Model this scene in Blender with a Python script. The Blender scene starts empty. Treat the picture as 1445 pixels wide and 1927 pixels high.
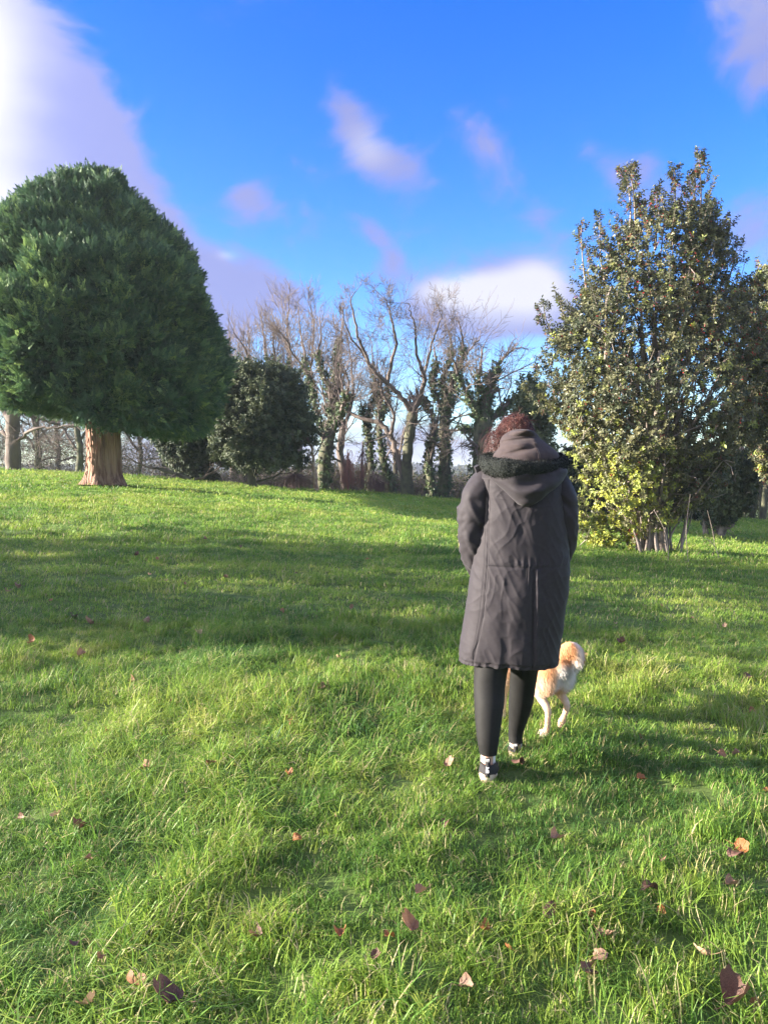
import bpy, bmesh, math, random
import numpy as np
from mathutils import Vector, Matrix

random.seed(7)
RNG = np.random.default_rng(7)
SC = bpy.context.scene
COL = SC.collection
D2R = math.radians

# ------------------------------------------------------------------ camera, sky, sun, exposure
CAM = np.array([0.0, 0.0, 1.5]); PITCH = D2R(2.5); FPX = 1447.0
cam_d = bpy.data.cameras.new('camera'); cam = bpy.data.objects.new('camera', cam_d); COL.objects.link(cam)
cam.location = CAM; cam.rotation_euler = (D2R(90) - PITCH, 0, 0)
cam_d.sensor_fit = 'VERTICAL'; cam_d.sensor_height = 24.0; cam_d.lens = 24.0 * FPX / 1927.0
cam_d.clip_start = 0.05; cam_d.clip_end = 6000
SC.camera = cam
SC.render.resolution_x = 767; SC.render.resolution_y = 1024
SC.view_settings.view_transform = 'Standard'; SC.view_settings.look = 'None'
SC.view_settings.gamma = 1.0; SC.view_settings.use_curve_mapping = False
SC.view_settings.exposure = 2.45
SC.cycles.max_bounces = 6; SC.cycles.transparent_max_bounces = 6
SC.cycles.diffuse_bounces = 3; SC.cycles.transmission_bounces = 3; SC.cycles.glossy_bounces = 2

SUN_EL = D2R(15.0); SUN_AZ = D2R(270 - 3)      # compass style: 0 = +Y, 90 = +X ; here from the left, slightly behind
sv = Vector((math.sin(SUN_AZ) * math.cos(SUN_EL), math.cos(SUN_AZ) * math.cos(SUN_EL), math.sin(SUN_EL)))
sun_d = bpy.data.lights.new('sun', 'SUN'); sun_d.energy = 4.6; sun_d.angle = D2R(0.55); sun_d.color = (1.0, 0.89, 0.76)
sun = bpy.data.objects.new('sun', sun_d); COL.objects.link(sun)
sun.rotation_euler = sv.to_track_quat('Z', 'Y').to_euler(); sun.location = (-20, -4, 12)

W = bpy.data.worlds.new('World'); SC.world = W; W.use_nodes = True
nt = W.node_tree; N = nt.nodes; Lk = nt.links
bg = N['Background']; bg.inputs['Strength'].default_value = 0.08

def nd(tree, typ, **kw):
    n = tree.nodes.new(typ)
    for k, v in kw.items():
        setattr(n, k, v)
    return n
def wire(tree, a, b):
    tree.links.new(a, b)
def vmath(tree, op, *ins):
    n = nd(tree, 'ShaderNodeMath', operation=op)
    for i, v in enumerate(ins):
        if isinstance(v, (int, float)): n.inputs[i].default_value = v
        else: wire(tree, v, n.inputs[i])
    return n.outputs[0]
def mixc(tree, f, a, b, blend='MIX'):
    n = nd(tree, 'ShaderNodeMix', data_type='RGBA', blend_type=blend)
    for s, v in ((n.inputs[0], f), (n.inputs[6], a), (n.inputs[7], b)):
        if isinstance(v, (int, float)): s.default_value = v
        elif isinstance(v, tuple): s.default_value = (*v[:3], 1)
        else: wire(tree, v, s)
    return n.outputs[2]

sky = nd(nt, 'ShaderNodeTexSky', sky_type='NISHITA')
sky.sun_disc = False; sky.sun_elevation = SUN_EL; sky.sun_rotation = SUN_AZ
sky.air_density = 1.0; sky.dust_density = 0.3; sky.ozone_density = 3.0; sky.altitude = 0
hs = nd(nt, 'ShaderNodeHueSaturation'); hs.inputs['Saturation'].default_value = 1.36; hs.inputs['Hue'].default_value = 0.525; hs.inputs['Value'].default_value = 1.0
wire(nt, sky.outputs[0], hs.inputs['Color'])
tc = nd(nt, 'ShaderNodeTexCoord')
sep = nd(nt, 'ShaderNodeSeparateXYZ'); wire(nt, tc.outputs['Generated'], sep.inputs[0])
az = vmath(nt, 'ARCTAN2', sep.outputs[0], sep.outputs[1])
el = vmath(nt, 'ARCSINE', sep.outputs[2])
def sky_ang(px, py):
    dx = (px - 722.5) / FPX; dy = (963.5 - py) / FPX
    v = Vector((dx, math.cos(PITCH) + dy * math.sin(PITCH), -math.sin(PITCH) + dy * math.cos(PITCH))).normalized()
    return math.atan2(v.x, v.y), math.asin(v.z)
# broad wisp field over the whole sky
cmb = nd(nt, 'ShaderNodeCombineXYZ'); wire(nt, az, cmb.inputs[0]); wire(nt, el, cmb.inputs[1])
def noise_at(scale, detail, rough, dist=0.0, off=0.0, stretch=(1, 1, 1)):
    mp = nd(nt, 'ShaderNodeMapping'); mp.inputs['Scale'].default_value = stretch; mp.inputs['Location'].default_value = (off, off * .7, off * .3)
    wire(nt, tc.outputs['Generated'], mp.inputs[0])
    n = nd(nt, 'ShaderNodeTexNoise'); n.inputs['Scale'].default_value = scale; n.inputs['Detail'].default_value = detail
    n.inputs['Roughness'].default_value = rough; n.inputs['Distortion'].default_value = dist
    wire(nt, mp.outputs[0], n.inputs['Vector']); return n.outputs[0]
nz = noise_at(7.5, 8, 0.58, 0.5, 3.1, (1, 1, 1.5))
nz2 = noise_at(2.6, 5, 0.5, 0.2, 9.7, (1, 1, 2.2))
CLOUDS = [  # px, py, half width px, half height px, tilt deg, amount
    (-90, 240, 330, 170, -48, 1.5), (60, 390, 310, 110, -42, 1.1), (240, 320, 170, 50, -52, 0.4),
    (-60, 90, 150, 90, -40, .5), (450, 525, 115, 34, -24, 0.72), (400, 590, 110, 36, -8, 0.4), (560, 560, 80, 30, -25, .4),
    (700, 290, 110, 60, -45, 0.60), (650, 215, 70, 30, -60, .4), (790, 330, 80, 40, -30, .4), (466, 367, 40, 26, -10, 0.62),
    (900, 565, 125, 45, -10, 1.0), (1005, 545, 60, 52, -25, .95), (870, 625, 200, 45, -5, .6), (880, 500, 70, 40, -35, 0.4),
    (1120, 290, 100, 34, -50, 0.54), (1225, 330, 60, 40, -50, 0.48), (910, 265, 60, 28, -35, .45),
    (1400, 20, 190, 80, -35, 0.62), (1440, 120, 90, 60, -60, .3), (1440, 450, 110, 60, -15, 0.65), (740, 480, 110, 24, -42, .30), (980, 380, 140, 36, -38, .36),
    (700, 850, 900, 80, 0, .75)]
tot = None
for px, py, hw, hh, tilt, amt in CLOUDS:
    a0, e0 = sky_ang(px, py)
    ca, sa = math.cos(D2R(tilt)), math.sin(D2R(tilt))
    da = vmath(nt, 'MULTIPLY', vmath(nt, 'SUBTRACT', az, a0), math.cos(e0)); de = vmath(nt, 'SUBTRACT', el, e0)
    u = vmath(nt, 'ADD', vmath(nt, 'MULTIPLY', da, ca * FPX / hw), vmath(nt, 'MULTIPLY', de, sa * FPX / hw))
    v = vmath(nt, 'SUBTRACT', vmath(nt, 'MULTIPLY', de, ca * FPX / hh), vmath(nt, 'MULTIPLY', da, sa * FPX / hh))
    r2 = vmath(nt, 'ADD', vmath(nt, 'MULTIPLY', u, u), vmath(nt, 'MULTIPLY', v, v))
    g = vmath(nt, 'MULTIPLY', vmath(nt, 'EXPONENT', vmath(nt, 'MULTIPLY', r2, -0.8)), amt)
    tot = g if tot is None else vmath(nt, 'ADD', tot, g)
# heavier cloud added outside the view to lift the ambient light
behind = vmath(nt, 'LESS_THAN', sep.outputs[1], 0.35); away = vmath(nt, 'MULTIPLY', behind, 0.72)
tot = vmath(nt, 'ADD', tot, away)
mr = nd(nt, 'ShaderNodeMapRange', interpolation_type='SMOOTHERSTEP')
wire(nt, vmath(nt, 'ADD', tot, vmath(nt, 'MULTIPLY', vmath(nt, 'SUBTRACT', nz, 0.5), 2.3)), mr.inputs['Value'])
mr.inputs['From Min'].default_value = 0.22; mr.inputs['From Max'].default_value = 0.98
mr2 = nd(nt, 'ShaderNodeMapRange', interpolation_type='SMOOTHSTEP')   # how sunlit the cloud is
BR = [(-70, 180, 105, 190, .95), (-20, 420, 60, 60, .45), (870, 545, 85, 30, 1.1), (1005, 535, 60, 45, 1.0), (930,590,120,40,.35), (690, 280, 50, 40, .5), (430, 480, 18, 8, .5), (900,900,900,60,.35)]
bt = None
for px, py, hw, hh, amt in BR:
    a0, e0 = sky_ang(px, py)
    u = vmath(nt, 'MULTIPLY', vmath(nt, 'SUBTRACT', az, a0), FPX * math.cos(e0) / hw); v = vmath(nt, 'MULTIPLY', vmath(nt, 'SUBTRACT', el, e0), FPX / hh)
    g = vmath(nt, 'MULTIPLY', vmath(nt, 'EXPONENT', vmath(nt, 'MULTIPLY', vmath(nt, 'ADD', vmath(nt, 'MULTIPLY', u, u), vmath(nt, 'MULTIPLY', v, v)), -0.8)), amt)
    bt = g if bt is None else vmath(nt, 'ADD', bt, g)
bt = vmath(nt, 'ADD', bt, vmath(nt, 'MULTIPLY', behind, 0.75))  # the added unseen cloud is whitened for more fill in the shade
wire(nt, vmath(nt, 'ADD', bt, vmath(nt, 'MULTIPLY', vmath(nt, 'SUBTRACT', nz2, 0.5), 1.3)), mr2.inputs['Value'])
mr2.inputs['From Min'].default_value = 0.0; mr2.inputs['From Max'].default_value = 1.0
CG = 2.3
ccol = mixc(nt, mr2.outputs[0], (0.37 * CG, 0.40 * CG, 0.78 * CG), (0.92 * CG, 0.90 * CG, 0.99 * CG))
fw = nd(nt, 'ShaderNodeVectorMath', operation='DOT_PRODUCT'); wire(nt, tc.outputs['Generated'], fw.inputs[0]); fw.inputs[1].default_value = sv   # clouds towards the sun scatter more light
cf = vmath(nt, 'ADD', 1.0, vmath(nt, 'MULTIPLY', vmath(nt, 'POWER', vmath(nt, 'MAXIMUM', fw.outputs['Value'], 0.0), 3.0), 3.2))
vs_ = nd(nt, 'ShaderNodeVectorMath', operation='SCALE'); wire(nt, ccol, vs_.inputs[0]); wire(nt, cf, vs_.inputs['Scale']); ccol = vs_.outputs[0]
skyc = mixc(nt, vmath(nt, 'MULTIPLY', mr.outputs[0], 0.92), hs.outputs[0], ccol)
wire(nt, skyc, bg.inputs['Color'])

# ------------------------------------------------------------------ helpers
def tag(o, label=None, cat=None, group=None, kind=None):
    if label: o['label'] = label
    if cat: o['category'] = cat
    if group: o['group'] = group
    if kind: o['kind'] = kind
    return o
def empty(name, loc, label, cat, group=None):
    o = bpy.data.objects.new(name, None); COL.objects.link(o); o.location = loc; o.empty_display_size = 0.2
    return tag(o, label, cat, group)
def adopt(o, parent):
    """parent a mesh that was built in world coordinates"""
    if parent is not None:
        o.parent = parent
        o.matrix_parent_inverse = Matrix.Translation(-Vector(parent.location))
    return o

def _hash(ix, iy, iz, seed):
    h = (ix * 374761393 + iy * 668265263 + iz * 2147483647 + seed * 974711) & 0xFFFFFFFF
    h = ((h ^ (h >> 13)) * 1274126177) & 0xFFFFFFFF
    h = ((h ^ (h >> 16)) * 2246822519) & 0xFFFFFFFF
    return ((h ^ (h >> 15)) & 0xFFFFFF) / float(0xFFFFFF)
def vnoise(x, y, z=0.0, seed=0):
    x, y, z = np.broadcast_arrays(np.asarray(x, float), np.asarray(y, float), np.asarray(z, float))
    fx, fy, fz = np.floor(x), np.floor(y), np.floor(z)
    ix, iy, iz = fx.astype(np.int64), fy.astype(np.int64), fz.astype(np.int64)
    tx, ty, tz = x - fx, y - fy, z - fz
    tx, ty, tz = [t * t * t * (t * (6 * t - 15) + 10) for t in (tx, ty, tz)]
    r = 0
    for a in (0, 1):
        for b in (0, 1):
            for c in (0, 1):
                r = r + _hash(ix + a, iy + b, iz + c, seed) * (tx if a else 1 - tx) * (ty if b else 1 - ty) * (tz if c else 1 - tz)
    return r * 2 - 1
def fbm(x, y, z=0.0, seed=0, octv=3):
    r = 0; a = 1.0; s = 0
    for k in range(octv):
        r = r + a * vnoise(np.asarray(x) * 2 ** k + 17 * k, np.asarray(y) * 2 ** k + 5 * k, np.asarray(z) * 2 ** k, seed + k); s += a; a *= .5
    return r / s
def sstep(a, b, x):
    t = np.clip((np.asarray(x, float) - a) / (b - a), 0, 1); return t * t * (3 - 2 * t)

def ground(x, y, fine=True):
    x = np.asarray(x, float); y = np.asarray(y, float)
    xe = 26 * np.tanh(x / 26)
    lawn = 0.036 * y + 0.0001 * y * y * np.sign(y) - 0.074 * sstep(1.5, 18, y) * xe
    over = np.clip(y - 23.5, 0, None)
    lawn = lawn - 0.012 * np.minimum(over, 9) ** 2 - 0.2 * np.clip(over - 9, 0, None)
    far = -3.6 + 3.9 * sstep(60, 200, y) + 5.5 * sstep(220, 480, y) + 1.4 * fbm(x / 90, y / 110, 0, 5) * sstep(80, 300, y)
    k = sstep(30, 70, y)
    z = lawn * (1 - k) + far * k
    z = np.where(y > 70, far, z)
    if fine:
        near = 1 - sstep(26, 40, np.abs(y)); near = near * (1 - sstep(25, 40, np.abs(x)))
        z = z + near * (0.036 * fbm(x * 1.9, y * 1.9, 0, 11, 2) + 0.05 * vnoise(x * .35, y * .35, 0, 12))
    return z
def gz(x, y): return float(ground(x, y))
def ray(px, py):
    dx = (px - 722.5) / FPX; dy = (963.5 - py) / FPX
    return np.array([dx, math.cos(PITCH) + dy * math.sin(PITCH), -math.sin(PITCH) + dy * math.cos(PITCH)])
def at(px, py, Y):
    r = ray(px, py); return CAM + r * (Y / r[1])
def on_ground(px, py):
    r = ray(px, py); t = np.arange(1.2, 40, 0.01); P = CAM[None] + r[None] * t[:, None]
    below = P[:, 2] <= ground(P[:, 0], P[:, 1]); i = int(np.argmax(below)); return P[i]
def gx(px, Y):
    """point on the ground at picture column px and distance Y"""
    x = (px - 722.5) / FPX * Y / math.cos(PITCH); return np.array([x, Y, gz(x, Y)])

class MB:
    def __init__(s): s.v = []; s.q = []; s.t = []; s.n = 0; s.qm = []; s.tm = []
    def add(s, v, q=None, t=None, m=0):
        v = np.asarray(v, float).reshape(-1, 3)
        if q is not None and len(q): q = np.asarray(q, np.int64).reshape(-1, 4); s.q.append(q + s.n); s.qm.append(np.full(len(q), m, np.int32))
        if t is not None and len(t): t = np.asarray(t, np.int64).reshape(-1, 3); s.t.append(t + s.n); s.tm.append(np.full(len(t), m, np.int32))
        s.v.append(v); s.n += len(v)
    def tube(s, pts, rad, sides=5, cap=True, m=0, flat=1.0):
        pts = np.asarray(pts, float); n = len(pts); rad = np.broadcast_to(np.asarray(rad, float), (n,))
        tg = np.gradient(pts, axis=0); tg /= (np.linalg.norm(tg, axis=1)[:, None] + 1e-9)
        ref = np.array([0, 0, 1.0]) if abs(tg[0, 2]) < .85 else np.array([1.0, 0, 0])
        u = np.cross(np.broadcast_to(ref, tg.shape), tg); u /= (np.linalg.norm(u, axis=1)[:, None] + 1e-9); w = np.cross(tg, u)
        a = np.arange(sides) / sides * 2 * math.pi
        V = pts[:, None] + (u[:, None] * np.cos(a)[None, :, None] + w[:, None] * flat * np.sin(a)[None, :, None]) * rad[:, None, None]
        i = np.arange(n - 1)[:, None] * sides; j = np.arange(sides)[None]; j2 = (j + 1) % sides
        Q = np.stack([i + j, i + j2, i + sides + j2, i + sides + j], -1).reshape(-1, 4)
        V = V.reshape(-1, 3); T = None
        if cap:
            V = np.vstack([V, pts[0], pts[-1]]); c0 = n * sides; jj = np.arange(sides)
            T = np.vstack([np.stack([(jj + 1) % sides, jj, np.full(sides, c0)], -1), np.stack([(n - 1) * sides + jj, (n - 1) * sides + (jj + 1) % sides, np.full(sides, c0 + 1)], -1)])
        s.add(V, Q, T, m)
    def grid(s, V, closed_u=True, closed_v=False, m=0):
        """V: (rows, cols, 3)"""
        r, c = V.shape[:2]; ii = np.arange(r - (0 if closed_v else 1)); jj = np.arange(c - (0 if closed_u else 1))
        I, J = np.meshgrid(ii, jj, indexing='ij'); I2 = (I + 1) % r; J2 = (J + 1) % c
        s.add(V.reshape(-1, 3), np.stack([I * c + J, I * c + J2, I2 * c + J2, I2 * c + J], -1).reshape(-1, 4), None, m)
    def box(s, c, h, m=0):
        c = np.array(c, float); h = np.array(h, float)
        V = [c + h * np.array([a, b, d]) for d in (-1, 1) for a, b in ((-1, -1), (1, -1), (1, 1), (-1, 1))]
        s.add(V, [[0, 3, 2, 1], [4, 5, 6, 7], [0, 1, 5, 4], [1, 2, 6, 5], [2, 3, 7, 6], [3, 0, 4, 7]], None, m)
    def arrays(s):
        V = np.vstack(s.v); Q = np.vstack(s.q) if s.q else np.zeros((0, 4), np.int64); T = np.vstack(s.t) if s.t else np.zeros((0, 3), np.int64)
        qm = np.concatenate(s.qm) if s.qm else np.zeros(0, np.int32); tm = np.concatenate(s.tm) if s.tm else np.zeros(0, np.int32)
        return V, Q, T, qm, tm
    def mesh(s, name, mats, smooth=True):
        V, Q, T, qm, tm = s.arrays(); return mesh_np(name, V, Q, T, qm, tm, mats, smooth)
    def build(s, name, mats, parent=None, smooth=True):
        me = s.mesh(name, mats, smooth); o = bpy.data.objects.new(name, me); COL.objects.link(o)
        return adopt(o, parent)
def mesh_np(name, V, Q, T, qm, tm, mats, smooth=True):
    me = bpy.data.meshes.new(name)
    me.vertices.add(len(V)); me.vertices.foreach_set('co', V.astype(np.float32).ravel())
    nq, ntr = len(Q), len(T); me.loops.add(nq * 4 + ntr * 3); me.polygons.add(nq + ntr)
    me.loops.foreach_set('vertex_index', np.concatenate([Q.ravel(), T.ravel()]).astype(np.int32))
    ls = np.concatenate([np.arange(nq) * 4, nq * 4 + np.arange(ntr) * 3]).astype(np.int32)
    me.polygons.foreach_set('loop_start', ls)
    me.polygons.foreach_set('material_index', np.concatenate([qm, tm]).astype(np.int32))
    me.polygons.foreach_set('use_smooth', np.full(nq + ntr, smooth))
    for m in (mats if isinstance(mats, (list, tuple)) else [mats]): me.materials.append(m)
    me.update(calc_edges=True); return me

# ------------------------------------------------------------------ materials
def pbr(name, col, rough=0.85, col2=None, scale=8.0, detail=4.0, bump=0.0, bscale=30.0, stretch=(1, 1, 1), spec=0.4, sheen=0.0, transl=0.0, contrast=(.35, .65), bdist=.02, attr=None):
    m = bpy.data.materials.new(name); m.use_nodes = True; t = m.node_tree; p = t.nodes['Principled BSDF']; out = t.nodes['Material Output']
    p.inputs['Roughness'].default_value = rough; p.inputs['Specular IOR Level'].default_value = spec
    if sheen: p.inputs['Sheen Weight'].default_value = sheen; p.inputs['Sheen Roughness'].default_value = .5
    tcn = nd(t, 'ShaderNodeTexCoord'); mp = nd(t, 'ShaderNodeMapping'); mp.inputs['Scale'].default_value = stretch
    wire(t, tcn.outputs['Object'], mp.inputs[0])
    c = tuple(col)
    if col2 is not None:
        n = nd(t, 'ShaderNodeTexNoise'); n.inputs['Scale'].default_value = scale; n.inputs['Detail'].default_value = detail; wire(t, mp.outputs[0], n.inputs['Vector'])
        r = nd(t, 'ShaderNodeMapRange'); r.inputs['From Min'].default_value = contrast[0]; r.inputs['From Max'].default_value = contrast[1]; wire(t, n.outputs[0], r.inputs['Value'])
        c = mixc(t, r.outputs[0], tuple(col), tuple(col2))
    if attr:
        an = nd(t, 'ShaderNodeAttribute', attribute_name=attr); c = mixc(t, 1.0, c, an.outputs['Color'], 'MULTIPLY')
    if isinstance(c, tuple): p.inputs['Base Color'].default_value = (*c, 1)
    else: wire(t, c, p.inputs['Base Color'])
    if bump:
        n2 = nd(t, 'ShaderNodeTexNoise'); n2.inputs['Scale'].default_value = bscale; n2.inputs['Detail'].default_value = 5; wire(t, mp.outputs[0], n2.inputs['Vector'])
        b = nd(t, 'ShaderNodeBump'); b.inputs['Strength'].default_value = bump; b.inputs['Distance'].default_value = bdist; wire(t, n2.outputs[0], b.inputs['Height']); wire(t, b.outputs[0], p.inputs['Normal'])
    if transl:
        tr = nd(t, 'ShaderNodeBsdfTranslucent'); ms = nd(t, 'ShaderNodeMixShader'); ms.inputs[0].default_value = transl
        if isinstance(c, tuple): tr.inputs[0].default_value = (*c, 1)
        else: wire(t, c, tr.inputs[0])
        wire(t, p.outputs[0], ms.inputs[1]); wire(t, tr.outputs[0], ms.inputs[2]); wire(t, ms.outputs[0], out.inputs[0])
    return m
def leafmat(name, ramp, rough=0.5, spec=0.4, transl=0.25):
    """colour by the instance's own tint value 0..1 over a ramp of colours"""
    m = bpy.data.materials.new(name); m.use_nodes = True; t = m.node_tree; p = t.nodes['Principled BSDF']; out = t.nodes['Material Output']
    p.inputs['Roughness'].default_value = rough; p.inputs['Specular IOR Level'].default_value = spec
    an = nd(t, 'ShaderNodeAttribute', attribute_type='INSTANCER', attribute_name='tint')
    cr = nd(t, 'ShaderNodeValToRGB'); e = cr.color_ramp.elements
    while len(e) < len(ramp): e.new(0.5)
    for i, (pos, c) in enumerate(ramp): e[i].position = pos; e[i].color = (*c, 1)
    wire(t, an.outputs['Fac'], cr.inputs[0]); wire(t, cr.outputs[0], p.inputs['Base Color'])
    if transl:
        tr = nd(t, 'ShaderNodeBsdfTranslucent'); ms = nd(t, 'ShaderNodeMixShader'); ms.inputs[0].default_value = transl
        wire(t, cr.outputs[0], tr.inputs[0]); wire(t, p.outputs[0], ms.inputs[1]); wire(t, tr.outputs[0], ms.inputs[2]); wire(t, ms.outputs[0], out.inputs[0])
    return m

# ------------------------------------------------------------------ scattering inside one object (geometry instances of its own pieces)
def scatter_tree():
    g = bpy.data.node_groups.new('scatter', 'GeometryNodeTree')
    g.interface.new_socket('Geometry', in_out='INPUT', socket_type='NodeSocketGeometry'); g.interface.new_socket('Geometry', in_out='OUTPUT', socket_type='NodeSocketGeometry')
    gi = nd(g, 'NodeGroupInput'); go = nd(g, 'NodeGroupOutput')
    def att(nm, dt): n = nd(g, 'GeometryNodeInputNamedAttribute', data_type=dt); n.inputs[0].default_value = nm; return n.outputs[0]
    pid = att('pid', 'INT'); cmpn = nd(g, 'FunctionNodeCompare', data_type='INT', operation='GREATER_EQUAL'); wire(g, pid, cmpn.inputs[2]); cmpn.inputs[3].default_value = 0
    sp = nd(g, 'GeometryNodeSeparateGeometry', domain='POINT'); wire(g, gi.outputs[0], sp.inputs[0]); wire(g, cmpn.outputs[0], sp.inputs['Selection'])
    si = nd(g, 'GeometryNodeSplitToInstances', domain='POINT'); wire(g, sp.outputs[0], si.inputs[0]); wire(g, pid, si.inputs['Group ID'])
    mp = nd(g, 'GeometryNodeMeshToPoints'); wire(g, sp.outputs[1], mp.inputs[0])
    ip = nd(g, 'GeometryNodeInstanceOnPoints'); wire(g, mp.outputs[0], ip.inputs['Points']); wire(g, si.outputs[0], ip.inputs['Instance'])
    ip.inputs['Pick Instance'].default_value = True
    wire(g, att('var', 'INT'), ip.inputs['Instance Index']); wire(g, att('rot', 'FLOAT_VECTOR'), ip.inputs['Rotation']); wire(g, att('scl', 'FLOAT_VECTOR'), ip.inputs['Scale'])
    wire(g, ip.outputs[0], go.inputs[0]); return g
SCATTER = scatter_tree()
def scatter(name, protos, P, R, S, V, T, mats, parent=None):
    """protos: list of MB built round the origin; P,R,S (n,3); V (n,) which proto; T (n,) tint"""
    vs, qs, ts, qms, tms, pid = [], [], [], [], [], []; off = 0
    for k, pb in enumerate(protos):
        v, q, t, qm, tm = pb.arrays(); vs.append(v); qs.append(q + off); ts.append(t + off); qms.append(qm); tms.append(tm); pid.append(np.full(len(v), k)); off += len(v)
    n = len(P); S = np.asarray(S, float)
    if S.ndim == 1: S = np.repeat(S[:, None], 3, 1)
    me = mesh_np(name, np.vstack(vs + [P]), np.vstack(qs), np.vstack(ts), np.concatenate(qms), np.concatenate(tms), mats, False)
    z = np.zeros
    def attr(nm, typ, key, data): a = me.attributes.new(nm, typ, 'POINT'); a.data.foreach_set(key, data.ravel())
    attr('pid', 'INT', 'value', np.concatenate(pid + [np.full(n, -1)]).astype(np.int32))
    attr('var', 'INT', 'value', np.concatenate([z(off), V]).astype(np.int32))
    attr('rot', 'FLOAT_VECTOR', 'vector', np.vstack([z((off, 3)), R]).astype(np.float32))
    attr('scl', 'FLOAT_VECTOR', 'vector', np.vstack([z((off, 3)) + 1, S]).astype(np.float32))
    attr('tint', 'FLOAT', 'value', np.concatenate([z(off), T]).astype(np.float32))
    o = bpy.data.objects.new(name, me); COL.objects.link(o); md = o.modifiers.new('scatter', 'NODES'); md.node_group = SCATTER
    return adopt(o, parent)
def eulers(d, roll):
    """euler XYZ that turns +Z to d after rolling about Z"""
    d = d / (np.linalg.norm(d, axis=1)[:, None] + 1e-9)
    a = np.arctan2(d[:, 1], d[:, 0]); b = np.arccos(np.clip(d[:, 2], -1, 1)); ca, sa, cb, sb, cr, sr = np.cos(a), np.sin(a), np.cos(b), np.sin(b), np.cos(roll), np.sin(roll)
    # M = Rz(a) Ry(b) Rz(r)
    m00 = ca * cb * cr - sa * sr; m10 = sa * cb * cr + ca * sr; m20 = -sb * cr; m21 = sb * sr; m22 = cb
    return np.stack([np.arctan2(m21, m22), -np.arcsin(np.clip(m20, -1, 1)), np.arctan2(m10, m00)], 1)

def leafgeo(mb, p, d, n, L, Wd, fold=.25, m=0):
    """one small leaf: base p, along d, facing n"""
    d = d / np.linalg.norm(d); s = np.cross(d, n); s /= np.linalg.norm(s) + 1e-9; n = np.cross(s, d)
    V = [p, p + d * L * .5 + s * Wd * .5 + n * fold * Wd, p + d * L - n * fold * Wd * .6, p + d * L * .5 - s * Wd * .5 + n * fold * Wd, p + d * L * .5]
    mb.add(V, None, [[0, 4, 1], [1, 4, 2], [2, 4, 3], [3, 4, 0]], m)
def leaf_cluster(rng, nl, L, Wd, spread=1.0, stem=.1, twig_m=1, berries=0, berry_m=2, up=.4):
    mb = MB()
    if stem: mb.tube([[0, 0, -stem * .3], [0, 0, stem * .7]], [.0035, .002], 3, False, twig_m)
    for k in range(nl):
        z = stem * (k / nl) * .9; a = k * 2.4 + rng.uniform(-.4, .4); e = rng.uniform(-.2, up + .5)
        d = np.array([math.cos(a), math.sin(a), e]) * spread; n = np.array([-.3 * math.cos(a), -.3 * math.sin(a), 1.0]) + rng.normal(0, .35, 3)
        leafgeo(mb, np.array([0, 0, z]), d, n, L * rng.uniform(.75, 1.2), Wd * rng.uniform(.8, 1.2), rng.uniform(.1, .35))
    for k in range(berries):
        c = rng.normal(0, .014, 3) + np.array([0, 0, stem * rng.uniform(.1, .5)]); r = .0075
        V = c + r * np.array([[1, 0, 0], [-1, 0, 0], [0, 1, 0], [0, -1, 0], [0, 0, 1], [0, 0, -1]])
        mb.add(V, None, [[0, 2, 4], [2, 1, 4], [1, 3, 4], [3, 0, 4], [2, 0, 5], [1, 2, 5], [3, 1, 5], [0, 3, 5]], berry_m)
    return mb
# ------------------------------------------------------------------ ground
def ramp_axis(segs):
    out = [segs[0][0]]
    for a, b, s in segs: out += list(np.linspace(a, b, max(2, int(round((b - a) / s)) + 1))[1:])
    return np.array(out)
gxs = ramp_axis([(-600, -200, 50), (-200, -40, 10), (-40, -12, 1.0), (-12, -5, .2), (-5, 5, .06), (5, 12, .2), (12, 40, 1.0), (40, 200, 10), (200, 600, 50)])
gys = ramp_axis([(-120, -40, 20), (-40, -3, 1.5), (-3, 1, .3), (1, 8, .06), (8, 26, .2), (26, 60, 1), (60, 200, 5), (200, 600, 15), (600, 960, 60)])
GX, GY = np.meshgrid(gxs, gys)
mb = MB(); mb.grid(np.stack([GX, GY, ground(GX, GY)], -1), closed_u=False)
gm = bpy.data.materials.new('turf_soil'); gm.use_nodes = True; t = gm.node_tree; p = t.nodes['Principled BSDF']
p.inputs['Roughness'].default_value = .95; p.inputs['Specular IOR Level'].default_value = .15
tcn = nd(t, 'ShaderNodeTexCoord'); sp = nd(t, 'ShaderNodeSeparateXYZ'); wire(t, tcn.outputs['Object'], sp.inputs[0])
def tn(scale, det=4):
    n = nd(t, 'ShaderNodeTexNoise'); n.inputs['Scale'].default_value = scale; n.inputs['Detail'].default_value = det; wire(t, tcn.outputs['Object'], n.inputs['Vector']); return n.outputs[0]
def mrange(v, a, b):
    r = nd(t, 'ShaderNodeMapRange'); r.inputs['From Min'].default_value = a; r.inputs['From Max'].default_value = b; wire(t, v, r.inputs['Value']); return r.outputs[0]
soil = mixc(t, mrange(tn(9, 6), .35, .65), (.07, .11, .03), (.12, .17, .045))
turf = mixc(t, mrange(tn(3, 8), .35, .65), (.14, .26, .04), (.20, .32, .05))
field = mixc(t, mrange(tn(.018, 3), .42, .58), (.10, .15, .04), (.13, .11, .07))
c = mixc(t, mrange(sp.outputs[1], 9, 18), soil, turf); c = mixc(t, mrange(sp.outputs[1], 40, 70), c, field)
wire(t, c, p.inputs['Base Color'])
bp = nd(t, 'ShaderNodeBump'); bp.inputs['Strength'].default_value = .6; bp.inputs['Distance'].default_value = .03; wire(t, tn(14, 8), bp.inputs['Height']); wire(t, bp.outputs[0], p.inputs['Normal'])
g = mb.build('ground', gm); tag(g, 'gently sloping park lawn falling away to fields behind', None, None, 'structure')

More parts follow.
